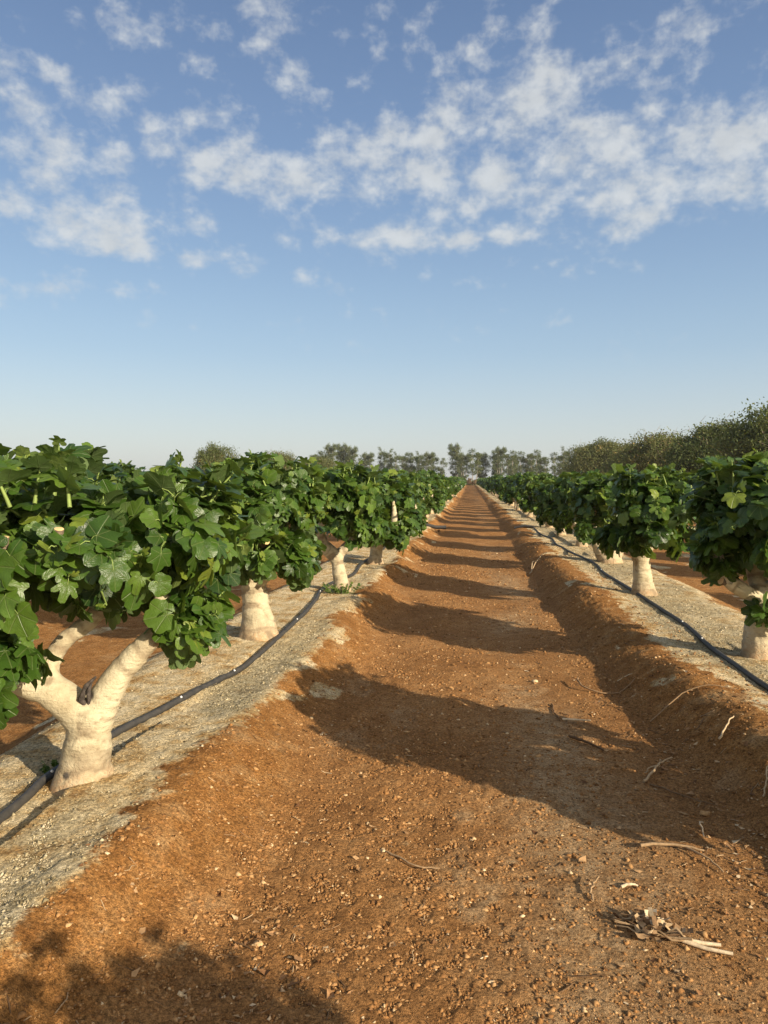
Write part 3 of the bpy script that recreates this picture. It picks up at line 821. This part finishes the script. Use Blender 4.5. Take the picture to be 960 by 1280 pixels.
# ------------------------------------------------------------------ sticks and the uprooted dry plant
def stick(pts, r, tint, label, branches=()):
    mb = MB()
    def run(p, r0):
        q = spline([(a, b, 0) for a, b, _ in p], 5); lift = spline([(0, 0, c) for _, _, c in p], 5)[:, 2]
        q[:, 2] = Hn(q[:, 0], q[:, 1]) + r0 + .004 + lift
        q[:, :2] += .003 * np.random.default_rng(int(abs(p[0][0]) * 1000)).standard_normal((len(q), 2))
        mb.tube(q, np.linspace(r0, r0 * .55, len(q)), 6, 0, tint)
    run(pts, r)
    for b in branches: run(b, r * .7)
    return tag(mb.build('stick', M['twig']), label, 'stick', 'dry sticks on the track')

stick([(.84, 5.88, .04), (.86, 5.70, .02), (1.03, 5.62, .0), (1.25, 5.73, .01)], .008, .5, 'long curved brown stick at the foot of the right ridge, hooked at one end')
stick([(.59, 5.36, 0), (.585, 5.15, .0), (.60, 4.97, 0)], .006, .2, 'thin dark stick pointing at the pale straight stick')
stick([(.61, 4.96, .01), (.70, 4.95, .012), (.79, 4.94, .01)], .008, .95, 'straight pale stick lying across the track')
stick([(.62, 4.66, 0), (.70, 4.55, .01), (.79, 4.43, 0)], .010, .08, 'short blackish stick on smooth soil')
stick([(.92, 3.99, 0), (1.0, 4.11, .02), (1.05, 4.19, .03), (1.14, 4.28, .03)], .008, .72, 'pale forked twig beside the dark ridge foot', [[(1.03, 4.17, .025), (.99, 4.16, .02), (.955, 4.13, .0)]])
stick([(1.40, 4.30, .02), (1.47, 4.38, .035), (1.52, 4.45, .02)], .006, .85, 'short cream stick on the shaded ridge face')
stick([(1.40, 3.66, .0), (1.44, 3.74, .04), (1.49, 3.84, .05), (1.56, 3.90, .02)], .0045, .8, 'cream bent stem arching at the right frame edge')
stick([(.74, 3.26, .01), (.88, 3.265, .012), (1.0, 3.23, .01)], .008, .62, 'long tan twig with side shoots near the leaf litter', [[(.92, 3.26, .01), (.99, 3.17, .015), (1.03, 3.08, 0)]])
stick([(1.08, 3.52, 0), (1.05, 3.46, .02), (1.045, 3.38, 0)], .005, .9, 'small pale hooked twig in the leaf litter')
stick([(.95, 3.98, 0), (1.03, 3.86, .01), (1.10, 3.77, .01), (1.19, 3.69, .01)], .005, .25, 'long thin dark twig running into the ridge shade')
stick([(1.18, 4.98, .01), (1.36, 5.02, .03), (1.55, 5.0, .03), (1.70, 4.95, .01)], .005, .55, 'long thin stem lying up across the right ridge')
stick([(.60, 2.94, .0), (.635, 2.95, .005), (.67, 2.955, .0)], .007, .95, 'tiny pale stick just above the dried plant')
stick([(.47, 2.84, 0), (.475, 2.90, .012), (.52, 2.97, .02)], .005, .6, 'small curled twig left of the dried plant')
stick([(-.35, 3.1, 0), (-.22, 3.0, .012), (-.12, 2.99, .01)], .005, .6, 'thin tan twig on the crumbly middle of the track')
stick([(1.0, 12.7, 0), (1.2, 13.5, .05), (1.45, 14.3, .05)], .010, .8, 'pale dry branch leaning on the right ridge far ahead')
stick([(1.05, 12.9, 0), (1.1, 13.3, .1), (1.18, 13.6, .04)], .008, .85, 'crooked dry branch at the ridge foot far ahead')

def dried_plant():
    root = empty('dried_plant', (.68, 2.66, H(.68, 2.66)))
    tag(root, 'uprooted shrivelled plant lying on the track with two straw stems', 'dried plant')
    r = np.random.default_rng(77)
    ox, oy = .68, 2.66
    def zz(px, py): return Hn(np.asarray(px) + ox, np.asarray(py) + oy) - H(ox, oy)
    for pts in ([(.06, -.05), (.13, -.085), (.21, -.105)], [(.07, -.045), (.13, -.055), (.185, -.06)]):
        mb = MB(); p = np.array(pts, float)
        mb.tube(np.column_stack([p, zz(p[:, 0], p[:, 1]) + .012]), [.008, .007, .006], 7, 0, .97)
        mb.build('straw_stem', M['twig'], root)
    mb = MB()
    for k in range(9):
        a = np.linspace(0, 1, 6); s = r.uniform(-.03, .03, 2)
        px = .07 - a * r.uniform(.15, .24) + r.normal(0, .012, 6); py = -.05 + a * r.uniform(.06, .14) + s[0] * a + r.normal(0, .012, 6)
        mb.tube(np.column_stack([px, py, zz(px, py) + .012 + np.abs(r.normal(0, .012, 6))]), np.linspace(.005, .0022, 6), 5, 0, r.uniform(.25, .8))
    mb.build('withered_stems', M['twig'], root)
    mb = MB()
    for k in range(46):
        c = r.choice(4); cx, cy = [(-.03, .035), (-.09, .05), (.02, .0), (-.05, -.02)][c]
        n = 5; u = np.linspace(-1, 1, n); ln = r.uniform(.012, .034); w = r.uniform(.006, .014); ang = r.uniform(0, 6.28)
        px = cx + r.normal(0, .022); py = cy + r.normal(0, .018); hz = float(zz([px], [py])[0]) + .012 + abs(r.normal(0, .014))
        curl = r.uniform(.3, 1.4)
        A = np.column_stack([ln * u, np.full(n, -w), ln * curl * u * u * .8]); Bq = A.copy(); Bq[:, 1] = w; Bq[:, 2] += r.uniform(-.5, .9) * w
        Vv = np.vstack([A, Bq]); ca, sa = math.cos(ang), math.sin(ang); tl = r.normal(0, .6)
        Vv = Vv @ np.array([[ca, sa, 0], [-sa, ca, 0], [0, 0, 1]])
        Vv = Vv @ np.array([[1, 0, 0], [0, math.cos(tl), math.sin(tl)], [0, -math.sin(tl), math.cos(tl)]]) + [px, py, hz]
        mb.add(Vv, [(i, i + 1, n + i + 1, n + i) for i in range(n - 1)], 0, np.clip(r.normal(.55, .25), 0, 1))
    mb.build('shrivelled_leaves', M['twig'], root)
dried_plant()

def weed(x, y, s, n, seed, label):
    root = empty('weed', (x, y, H(x, y))); tag(root, label, 'weed')
    r = np.random.default_rng(seed); lv, st = MB(), MB()
    P, T, N, S, C = [], [], [], [], []
    for k in range(n):
        a = r.uniform(0, 6.28); q = math.sqrt(r.random()) * s
        b = np.array([math.cos(a) * q * .5, math.sin(a) * q * .3, 0]); e = np.array([math.cos(a) * q, math.sin(a) * q * .5, s * r.uniform(.15, .5)])
        st.tube([b, (b + e) / 2 + [0, 0, .01], e], [.003, .002, .0015], 3, cap=False)
        for m in range(7):
            t = r.uniform(.3, 1); P.append(b + (e - b) * t); T.append(unit(r.standard_normal((1, 3)) + [[math.cos(a), math.sin(a), .3]])[0]); N.append(unit(np.array([[r.normal(0, .4), r.normal(0, .4), 1]]))[0]); S.append(r.uniform(.012, .026)); C.append(r.uniform(.3, .95))
    put_leaves(lv, np.array(P), np.array(T), np.array(N), np.array(S), np.array(C), 2, r)
    lv.build('foliage', M['leaf_far'], root); st.build('stem', M['shoot'], root)
weed(-1.56, 9.02, .30, 44, 1, 'low green weed at the foot of the third left trunk')
weed(-1.99, 3.30, .10, 14, 2, 'tiny green weed between the nearest trunk and the hose')

def stone(x, y, s, tint, label, seed):
    r = np.random.default_rng(seed)
    lat, lon = 6, 9; th = np.linspace(.15, math.pi - .15, lat); ph = np.arange(lon) * 2 * math.pi / lon
    Vv = np.array([[math.sin(t) * math.cos(p), math.sin(t) * math.sin(p), .6 * math.cos(t)] for t in th for p in ph]); Vv *= 1 + .14 * r.standard_normal((len(Vv), 1))
    F_ = [(i * lon + j, i * lon + (j + 1) % lon, (i + 1) * lon + (j + 1) % lon, (i + 1) * lon + j) for i in range(lat - 1) for j in range(lon)]
    mb = MB(); mb.add(Vv * s * np.array([1.2, .9, 1]) + [x, y, H(x, y) + s * .3], [f[::-1] for f in F_], 0, tint)
    tag(mb.build('stone', M['clod']), label, 'stone', 'stones on the track')
stone(.52, 5.95, .022, .98, 'small cream stone in the middle of the sunlit track', 1)
stone(.06, 2.75, .013, .8, 'round tan pebble on the crumbly track middle', 2)
stone(.40, 4.35, .016, .7, 'small brown stone inside the large foreground shadow', 3)
stone(-.72, 2.42, .016, .85, 'tan stone at the foot of the left bank', 4)
stone(1.12, 3.62, .022, .75, 'greyish stone at the foot of the shaded ridge', 5)

# ------------------------------------------------------------------ trees beyond the orchard
def card_leaves(mb, P, size, r, tint, droop=.0, asp=2.2):
    n = len(P)
    t = unit(r.standard_normal((n, 3)) + np.array([0, 0, -droop])); u = unit(np.cross(t, r.standard_normal((n, 3))))
    a = size[:, None]
    V = np.stack([P - t * a * .5, P + u * a / asp * .5, P + t * a * .5, P - u * a / asp * .5], 1).reshape(-1, 3)
    F = (np.array([[0, 1, 2, 3]])[None] + 4 * np.arange(n)[:, None, None]).reshape(-1, 4)
    mb.add(V, F, 0, np.repeat(tint, 4))

def far_tree_meshes(seed, trunks, blobs, n, leaf, mat, bark, twigs=0, clump=.19, asp=1.6):
    r = np.random.default_rng(seed)
    tb = MB()
    for pts, rad in trunks: tb.tube(spline(pts, 4), np.interp(np.linspace(0, 1, (len(pts) - 1) * 4 + 1), np.linspace(0, 1, len(rad)), rad), 7)
    B = np.array(blobs, float); w = B[:, 6] / B[:, 6].sum()
    nc = max(20, n // 70); ci = r.choice(len(B), nc, p=w)
    d = unit(r.standard_normal((nc, 3))); q = r.uniform(.45, 1.05, (nc, 1)) ** .6
    C = B[ci, :3] + d * q * B[ci, 3:6]
    # a twig carries each clump
    for k in range(nc):
        b = B[ci[k]]; s = b[:3] + (C[k] - b[:3]) * .15 - [0, 0, b[5] * .3]
        tb.tube([s, (s + C[k]) / 2 + r.normal(0, .06, 3) * b[3], C[k]], [b[3] * .012 + .012, b[3] * .008 + .008, .006], 3, cap=False)
    k = r.choice(nc, n); ct = r.normal(.45, .17, nc)
    P = C[k] + r.standard_normal((n, 3)) * clump * B[ci[k], 3:6].mean(1)[:, None] * [1, 1, .8]
    lv = MB(); card_leaves(lv, P, leaf * r.uniform(.5, 1.4, n), r, np.clip(ct[k] + r.normal(0, .14, n), 0, 1), .4, asp)
    if twigs:
        for i in r.choice(nc, twigs):
            p = C[i] + r.standard_normal(3) * .22 * B[ci[i], 3:6]; dd = unit((r.standard_normal(3) + [0, 0, .6])[None])[0]
            lv.tube([p, p + dd * r.uniform(.4, 1.0)], [.022, .010], 3, 1, cap=False)
    parts = [('trunk', tb.mesh('trunk', bark)), ('crown', lv.mesh('crown', [mat, M['drytwigs']]))]
    return parts

def plant(parts, name, x, y, label, group, rz=0, s=1.0, zs=1.0):
    root = empty(name, (x, y, -.05), rz, s); root.scale = (s, s, s * zs)
    tag(root, label, 'tree', group)
    for nm, me in parts: link(bpy.data.objects.new(nm, me), root)
    return root

def broad(seed, mat, hgt, wid, twigs, n=42000, leaf=.19):
    r = random.Random(seed)
    tr = []; bl = []
    for i in range(4):
        a = r.uniform(0, 6.28); q = wid * r.uniform(.1, .3)
        tr.append(([(0, 0, -.2), (math.cos(a) * q * .5, math.sin(a) * q * .5, hgt * .3), (math.cos(a) * q, math.sin(a) * q, hgt * .75)], [.20, .14, .05]))
    for i in range(9):
        a = i * 2.4; q = wid * math.sqrt(i / 9) * .36
        bl.append((math.cos(a) * q, math.sin(a) * q, hgt * (.62 - .18 * i / 9) + r.uniform(-.3, .5), wid * r.uniform(.17, .25), wid * r.uniform(.17, .25), hgt * r.uniform(.24, .34), 1.0))
    bl.append((0, 0, hgt * .45, wid * .42, wid * .42, hgt * .36, 4.0))
    return far_tree_meshes(seed, tr, bl, n, leaf, mat, M['treebark'], twigs)

BR = [broad(501, M['olive'], 7.2, 9, 60), broad(502, M['olive'], 7.0, 9.5, 900), broad(503, M['darkleaf'], 7.6, 9, 60), broad(504, M['olive'], 7.2, 9, 120), broad(505, M['darkleaf'], 7.4, 8.5, 160)]
GW = 'trees of the windbreak beyond the right fig rows'
for (v, x, y, s, zs, rz, lab) in [
        (2, 20.9, 53.5, .95, 1.03, 1.0, 'tall dark tree cut by the right frame edge, highest of the windbreak'),
        (4, 20.4, 65.5, .92, .98, 3.2, 'dark olive rounded tree second from the right frame edge'),
        (1, 20.6, 84.5, 1.05, 1.02, .4, 'brownish half dry feathery tree in the middle of the right windbreak'),
        (3, 20.8, 95, .9, .98, 2.1, 'dull olive tree just left of the half dry tree'),
        (0, 20.3, 117, 1.1, 1.06, 1.7, 'yellowish olive tree second from the windbreak left end'),
        (3, 20.2, 131, 1.05, 1.08, .2, 'olive rounded tree at the left end of the right windbreak')]:
    plant(BR[v], 'windbreak_tree', x, y, lab, GW, rz, s, zs)

def slender(seed, hgt, stems, n=2300):
    r = random.Random(seed); tr = []; bl = []
    for i in range(stems):
        x0 = r.uniform(-.9, .9); lean = r.uniform(-.5, .5); h = hgt * r.uniform(.86, 1.0)
        tr.append(([(x0 * .6, 0, -.2), (x0 + lean * .3, 0, h * .4), (x0 + lean, r.uniform(-.3, .3), h * .95)], [.15, .11, .03]))
        for k in range(7):
            f = .30 + k * .11
            bl.append((x0 + lean * f + r.uniform(-.5, .5), r.uniform(-.5, .5), h * f + r.uniform(-.3, .3), r.uniform(.7, 1.25) * (1.15 - .7 * abs(f - .65)), .95, h * .085, r.uniform(.35, 1.4) * (.30 + f)))
    return far_tree_meshes(seed, tr, bl, n * stems, .26, M['euca'], M['palebark'], 0, .36)
SL = [slender(601, 10.6, 2), slender(602, 11.4, 3), slender(603, 10.4, 1, 3000), slender(604, 11.0, 2, 1500)]
re_ = random.Random(9)
x = -49.0; k = 0
while x < 33:
    v = re_.choice((0, 1, 1, 2, 3)); gap = (2.3, 3.0, 1.8, 2.4)[v] + re_.choice((0, .2, .4, 1.5))
    plant(SL[v], 'slender_tree', x, 228 + re_.uniform(-3, 3), 'slender grey green tree in the thin windbreak across the far end', 'slender trees across the far end', re_.choice((0, math.pi)), re_.uniform(.92, 1.08), re_.uniform(.80, 1.10))
    if k % 2 == 0:
        plant(SL[re_.choice((0, 2, 3))], 'slender_tree', x + 1.3, 236 + re_.uniform(-2, 2), 'slender grey green tree in the thin windbreak across the far end', 'slender trees across the far end', re_.choice((0, math.pi)), re_.uniform(.9, 1.0), re_.uniform(.85, 1.0))
    x += gap; k += 1
# undergrowth below them
r = np.random.default_rng(31); n = 26000
ux = r.uniform(-60, 40, n); top = 2.0 + .9 * fbm(ux * .22, ux * 0, 3, 3)
P = np.stack([ux, 219 + r.normal(0, 1.6, n), np.abs(r.uniform(0, 1, n)) ** .8 * top], 1)
mb = MB(); card_leaves(mb, P, r.uniform(.2, .5, n), r, np.clip(r.normal(.35, .2, n), 0, 1))
tag(mb.build('undergrowth', M['olive']), 'dull olive undergrowth below the far windbreak', 'undergrowth', kind='stuff')

bush = far_tree_meshes(701, [([(0, 0, -.2), (.1, 0, .8), (.2, 0, 1.6)], [.1, .08, .03]), ([(0, 0, -.2), (-.3, 0, .8), (-.6, .1, 1.5)], [.08, .06, .03])],
                       [(0, 0, 1.2, 1.5, 1.0, .9, 3), (.9, 0, .9, .9, .8, .7, 1.5), (-1, 0, .9, 1, .8, .7, 1.5)], 1500, .26, M['drytwigs'], M['treebark'])
rb = plant(bush, 'dry_bush', .6, 214, 'dark rusty brown bush closing the end of the track', None); rb['category'] = 'bush'
rb = plant(bush, 'dry_bush', -3.2, 215, 'rusty brown bush left of the end of the track', None, 2.0, .8); rb['category'] = 'bush'

T = broad(801, M['darkleaf'], 6.1, 7.5, 40, 30000, .17)
plant(T, 'bushy_tree', -26.8, 75.5, 'dark bushy tree top showing above the left fig crowns', None, 0, .62, 1.55)
plant(BR[3], 'bushy_tree', -34, 128, 'faint greyish tree peeping over the left fig row before the windbreak', None, 1.0, .95, 1.05)
plant(BR[0], 'bushy_tree', -31, 150, 'olive tree behind the left fig row next to the far windbreak', None, 2.0, .9, 1.05)

# overhead line passing behind the right windbreak
pl = empty('power_line', (26, 40, 0)); tag(pl, 'thin overhead wires passing behind the right windbreak', 'power line')
for yy in (8., 74.):
    mb = MB(); mb.tube([(0, yy, -.3), (0, yy, 4), (0, yy, 8.0)], [.11, .10, .08], 8); mb.build('pole', M['pole'], pl)
    mb = MB(); mb.tube([(-.7, yy, 7.8), (.7, yy, 7.8)], .05, 6); mb.build('crossarm', M['pole'], pl)
for sx in (-.6, .6):
    t = np.linspace(0, 1, 25); mb = MB()
    mb.tube(np.stack([np.full(25, sx), 8 + 66 * t, 7.9 - 1.6 * t * (1 - t)], 1), .012, 4); mb.build('wire', M['wire'], pl)

# ------------------------------------------------------------------ sun, sky, clouds
AZ, EL = 127.0, 20.5          # the sun stands behind the camera to the right
sun = bpy.data.lights.new('sun', 'SUN'); sun.energy = 4.9; sun.angle = R(.55); sun.color = (1.0, .86, .66)
so = bpy.data.objects.new('sun', sun); COL.objects.link(so)
sd = Vector((math.sin(R(AZ)) * math.cos(R(EL)), math.cos(R(AZ)) * math.cos(R(EL)), math.sin(R(EL))))
so.rotation_euler = sd.to_track_quat('Z', 'Y').to_euler()

W = bpy.data.worlds.new('World'); SC.world = W; W.use_nodes = True
class WT(NT):
    def __init__(self, w):
        self.t = w.node_tree; self.t.nodes.clear(); self.out = self.t.nodes.new('ShaderNodeOutputWorld')
w = WT(W)
sky = w.n('ShaderNodeTexSky', sky_type='NISHITA'); sky.sun_disc = False
sky.sun_elevation = R(EL); sky.sun_rotation = R(AZ); sky.altitude = 100; sky.air_density = 1.0; sky.dust_density = 1.6; sky.ozone_density = 1.3
D = w.n('ShaderNodeTexCoord').outputs['Generated']
s = w.n('ShaderNodeSeparateXYZ'); w.l(D, s.inputs[0])
zc_ = w.math('MAXIMUM', s.outputs[2], .05)
cb = w.n('ShaderNodeCombineXYZ'); w.l(w.math('DIVIDE', s.outputs[0], zc_), cb.inputs[0]); w.l(w.math('DIVIDE', s.outputs[1], zc_), cb.inputs[1])
p = cb.outputs[0]
az = w.math('ARCTAN2', s.outputs[0], s.outputs[1]); el = w.math('ARCSINE', s.outputs[2])
ae = w.n('ShaderNodeCombineXYZ'); w.l(az, ae.inputs[0]); w.l(el, ae.inputs[1])
# banks of cloud where they stand in the sky: azimuth, elevation, half sizes, weight
CL = [(-.02, .405, .13, .040, 1.0), (.0, .362, .07, .022, .8), (-.26, .378, .11, .026, .95), (-.53, .32, .10, .040, .85), (-.55, .405, .08, .045, .7), (.09, .48, .06, .055, .75), (-.0, .47, .07, .04, .7),
      (.25, .335, .15, .038, 1.0), (.31, .40, .11, .040, .85), (.13, .40, .08, .035, .7), (-.357, .277, .07, .014, .7), (-.56, .225, .09, .018, .6), (-.41, .318, .07, .022, .7), (-.45, .46, .12, .03, .45),
      (-.413, .52, .06, .03, .5), (.2, .48, .06, .02, .5), (.29, .51, .08, .03, .5), (-.03, .308, .16, .014, .6), (-.27, .488, .05, .05, .42), (-.12, .31, .14, .03, .35), (-.17, .45, .09, .05, .35), (-.08, .545, .05, .02, .5), (.33, .26, .05, .007, .3), (-.24, .55, .12, .02, .4), (-.36, .40, .10, .03, .45), (-.47, .28, .06, .015, .5), (-.16, .375, .06, .02, .6)]
acc = None
for (a_, e_, sa, se, wt) in CL:
    v = w.n('ShaderNodeVectorMath', operation='MULTIPLY_ADD'); w.l(ae.outputs[0], v.inputs[0])
    v.inputs[1].default_value = (1 / sa, 1 / se, 0); v.inputs[2].default_value = (-a_ / sa, -e_ / se, 0)
    dt = w.n('ShaderNodeVectorMath', operation='DOT_PRODUCT'); w.l(v.outputs[0], dt.inputs[0]); w.l(v.outputs[0], dt.inputs[1])
    gss = w.math('POWER', .42, dt.outputs['Value'])
    acc = w.math('MULTIPLY_ADD', gss, wt, acc if acc is not None else 0.0)
acc = w.math('MINIMUM', acc, .92)
# unseen cloud added overhead and behind the camera to make shadow fill less blue
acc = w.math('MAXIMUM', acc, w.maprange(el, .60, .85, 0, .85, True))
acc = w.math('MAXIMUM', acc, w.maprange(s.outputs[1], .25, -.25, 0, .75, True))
ea = w.n('ShaderNodeVectorMath', operation='MULTIPLY'); w.l(ae.outputs[0], ea.inputs[0]); ea.inputs[1].default_value = (1.0, 1.35, 1)
q = ea.outputs[0]
big = w.noise(q, 9.0, 2, .5, .1); cells = w.noise(q, 27, 3, .5, .1); wisp = w.noise(q, 75, 6, .6, .15)
wq = w.n('ShaderNodeVectorMath', operation='MULTIPLY_ADD'); wn = w.n('ShaderNodeTexNoise'); wn.inputs['Scale'].default_value = 40; wn.inputs['Detail'].default_value = 3; w.l(q, wn.inputs['Vector'])
w.l(wn.outputs['Color'], wq.inputs[0]); wq.inputs[1].default_value = (.035, .035, 0); w.l(q, wq.inputs[2])
pv_ = w.n('ShaderNodeTexVoronoi', feature='SMOOTH_F1'); pv_.inputs['Scale'].default_value = 21; pv_.inputs['Smoothness'].default_value = .35; w.l(wq.outputs[0], pv_.inputs['Vector'])
puff = w.math('SUBTRACT', .86, w.math('MULTIPLY', pv_.outputs['Distance'], .85))
tex = w.math('ADD', w.math('ADD', w.math('MULTIPLY', big, .20), w.math('MULTIPLY', puff, .27)), w.math('ADD', w.math('MULTIPLY', cells, .31), w.math('MULTIPLY', wisp, .22)))
ns = w.math('MULTIPLY', w.math('SUBTRACT', tex, .5), 4.3)
dens = w.maprange(w.math('ADD', ns, w.math('MULTIPLY', acc, .86)), .10, 1.14, 0, 1, True)
dens = w.math('MULTIPLY', dens, w.maprange(el, .12, .24, 0, 1, True))
CLOUD_MAX = .80
cf = w.math('MULTIPLY', dens, CLOUD_MAX)
body = w.maprange(cells, .35, .7, .92, 1.06)
cc = w.mix(1.0, (4.5, 4.62, 4.62), (1, 1, 1), 'MULTIPLY')
vm = w.n('ShaderNodeVectorMath', operation='SCALE'); w.l(cc, vm.inputs[0]); w.l(body, vm.inputs[3])
EXPO = .65
def s2l(c): return tuple(((v / 255 + .055) / 1.055) ** 2.4 / (2 ** EXPO) for v in c)
grad = w.ramp(w.maprange(el, -.02, 1.4, 0, 1), [(.0, s2l((222, 221, 219))), (.045, s2l((212, 219, 220))), (.085, s2l((196, 211, 221))), (.13, s2l((174, 201, 223))), (.21, s2l((146, 176, 210))), (.31, s2l((124, 152, 192))), (.42, s2l((106, 132, 172))), (1.0, s2l((70, 100, 150)))])
grad.node.color_ramp.interpolation = 'B_SPLINE'
gs = w.n('ShaderNodeVectorMath', operation='SCALE'); w.l(grad, gs.inputs[0]); gs.inputs[3].default_value = 10.0
skyc = w.mix(.75, sky.outputs[0], gs.outputs[0])
# warm out-of-view glow added round the low sun to fill the shadows
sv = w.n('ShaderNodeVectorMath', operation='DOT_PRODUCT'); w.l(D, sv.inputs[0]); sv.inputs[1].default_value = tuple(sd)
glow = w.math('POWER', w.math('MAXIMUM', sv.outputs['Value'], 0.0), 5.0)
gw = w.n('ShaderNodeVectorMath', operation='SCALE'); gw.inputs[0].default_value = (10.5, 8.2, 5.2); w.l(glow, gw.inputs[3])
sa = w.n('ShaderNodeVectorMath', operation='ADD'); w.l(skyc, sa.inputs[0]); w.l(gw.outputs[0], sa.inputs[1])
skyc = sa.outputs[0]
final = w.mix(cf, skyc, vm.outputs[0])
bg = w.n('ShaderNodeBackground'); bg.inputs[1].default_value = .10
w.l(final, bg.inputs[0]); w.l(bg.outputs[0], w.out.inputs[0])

# ------------------------------------------------------------------ dusty air
HZ = .00025
t = NT('air'); pv = t.n('ShaderNodeVolumePrincipled'); pv.inputs['Color'].default_value = (.86, .88, .90, 1); pv.inputs['Density'].default_value = HZ; pv.inputs['Anisotropy'].default_value = .2
t.l(pv.outputs[0], t.out.inputs['Volume'])
xb, yb = float(np.abs(xs).max()) + 20, (-30., float(ys[-1]) + 20)
Vb = [(sx * xb, yb[sy], (-1.3, 13.5)[sz]) for sz in (0, 1) for sy in (0, 1) for sx in (-1, 1)]
mb = MB(); mb.add(Vb, [(0, 2, 3, 1), (4, 5, 7, 6), (0, 1, 5, 4), (2, 6, 7, 3), (0, 4, 6, 2), (1, 3, 7, 5)])
tag(mb.build('haze', t.m, smooth=False), 'thin dusty air lying over the orchard', 'haze', kind='stuff')

# ------------------------------------------------------------------ camera and render settings
cam = bpy.data.cameras.new('camera'); cam.sensor_fit = 'VERTICAL'; cam.sensor_height = 36; cam.lens = 26; cam.clip_start = .05; cam.clip_end = 5000
co = bpy.data.objects.new('camera', cam); COL.objects.link(co)
co.location = (0, 0, 1.6); co.rotation_euler = (R(90 - 2.48), 0, R(6.67))
SC.camera = co
SC.view_settings.view_transform = 'Standard'; SC.view_settings.look = 'None'; SC.view_settings.exposure = EXPO; SC.view_settings.gamma = 1.0; SC.view_settings.use_curve_mapping = False
SC.render.engine = 'CYCLES'
SC.cycles.max_bounces = 6; SC.cycles.diffuse_bounces = 3; SC.cycles.glossy_bounces = 2; SC.cycles.transmission_bounces = 3; SC.cycles.transparent_max_bounces = 4
SC.cycles.use_denoising = True
SC.cycles.sample_clamp_indirect = 6
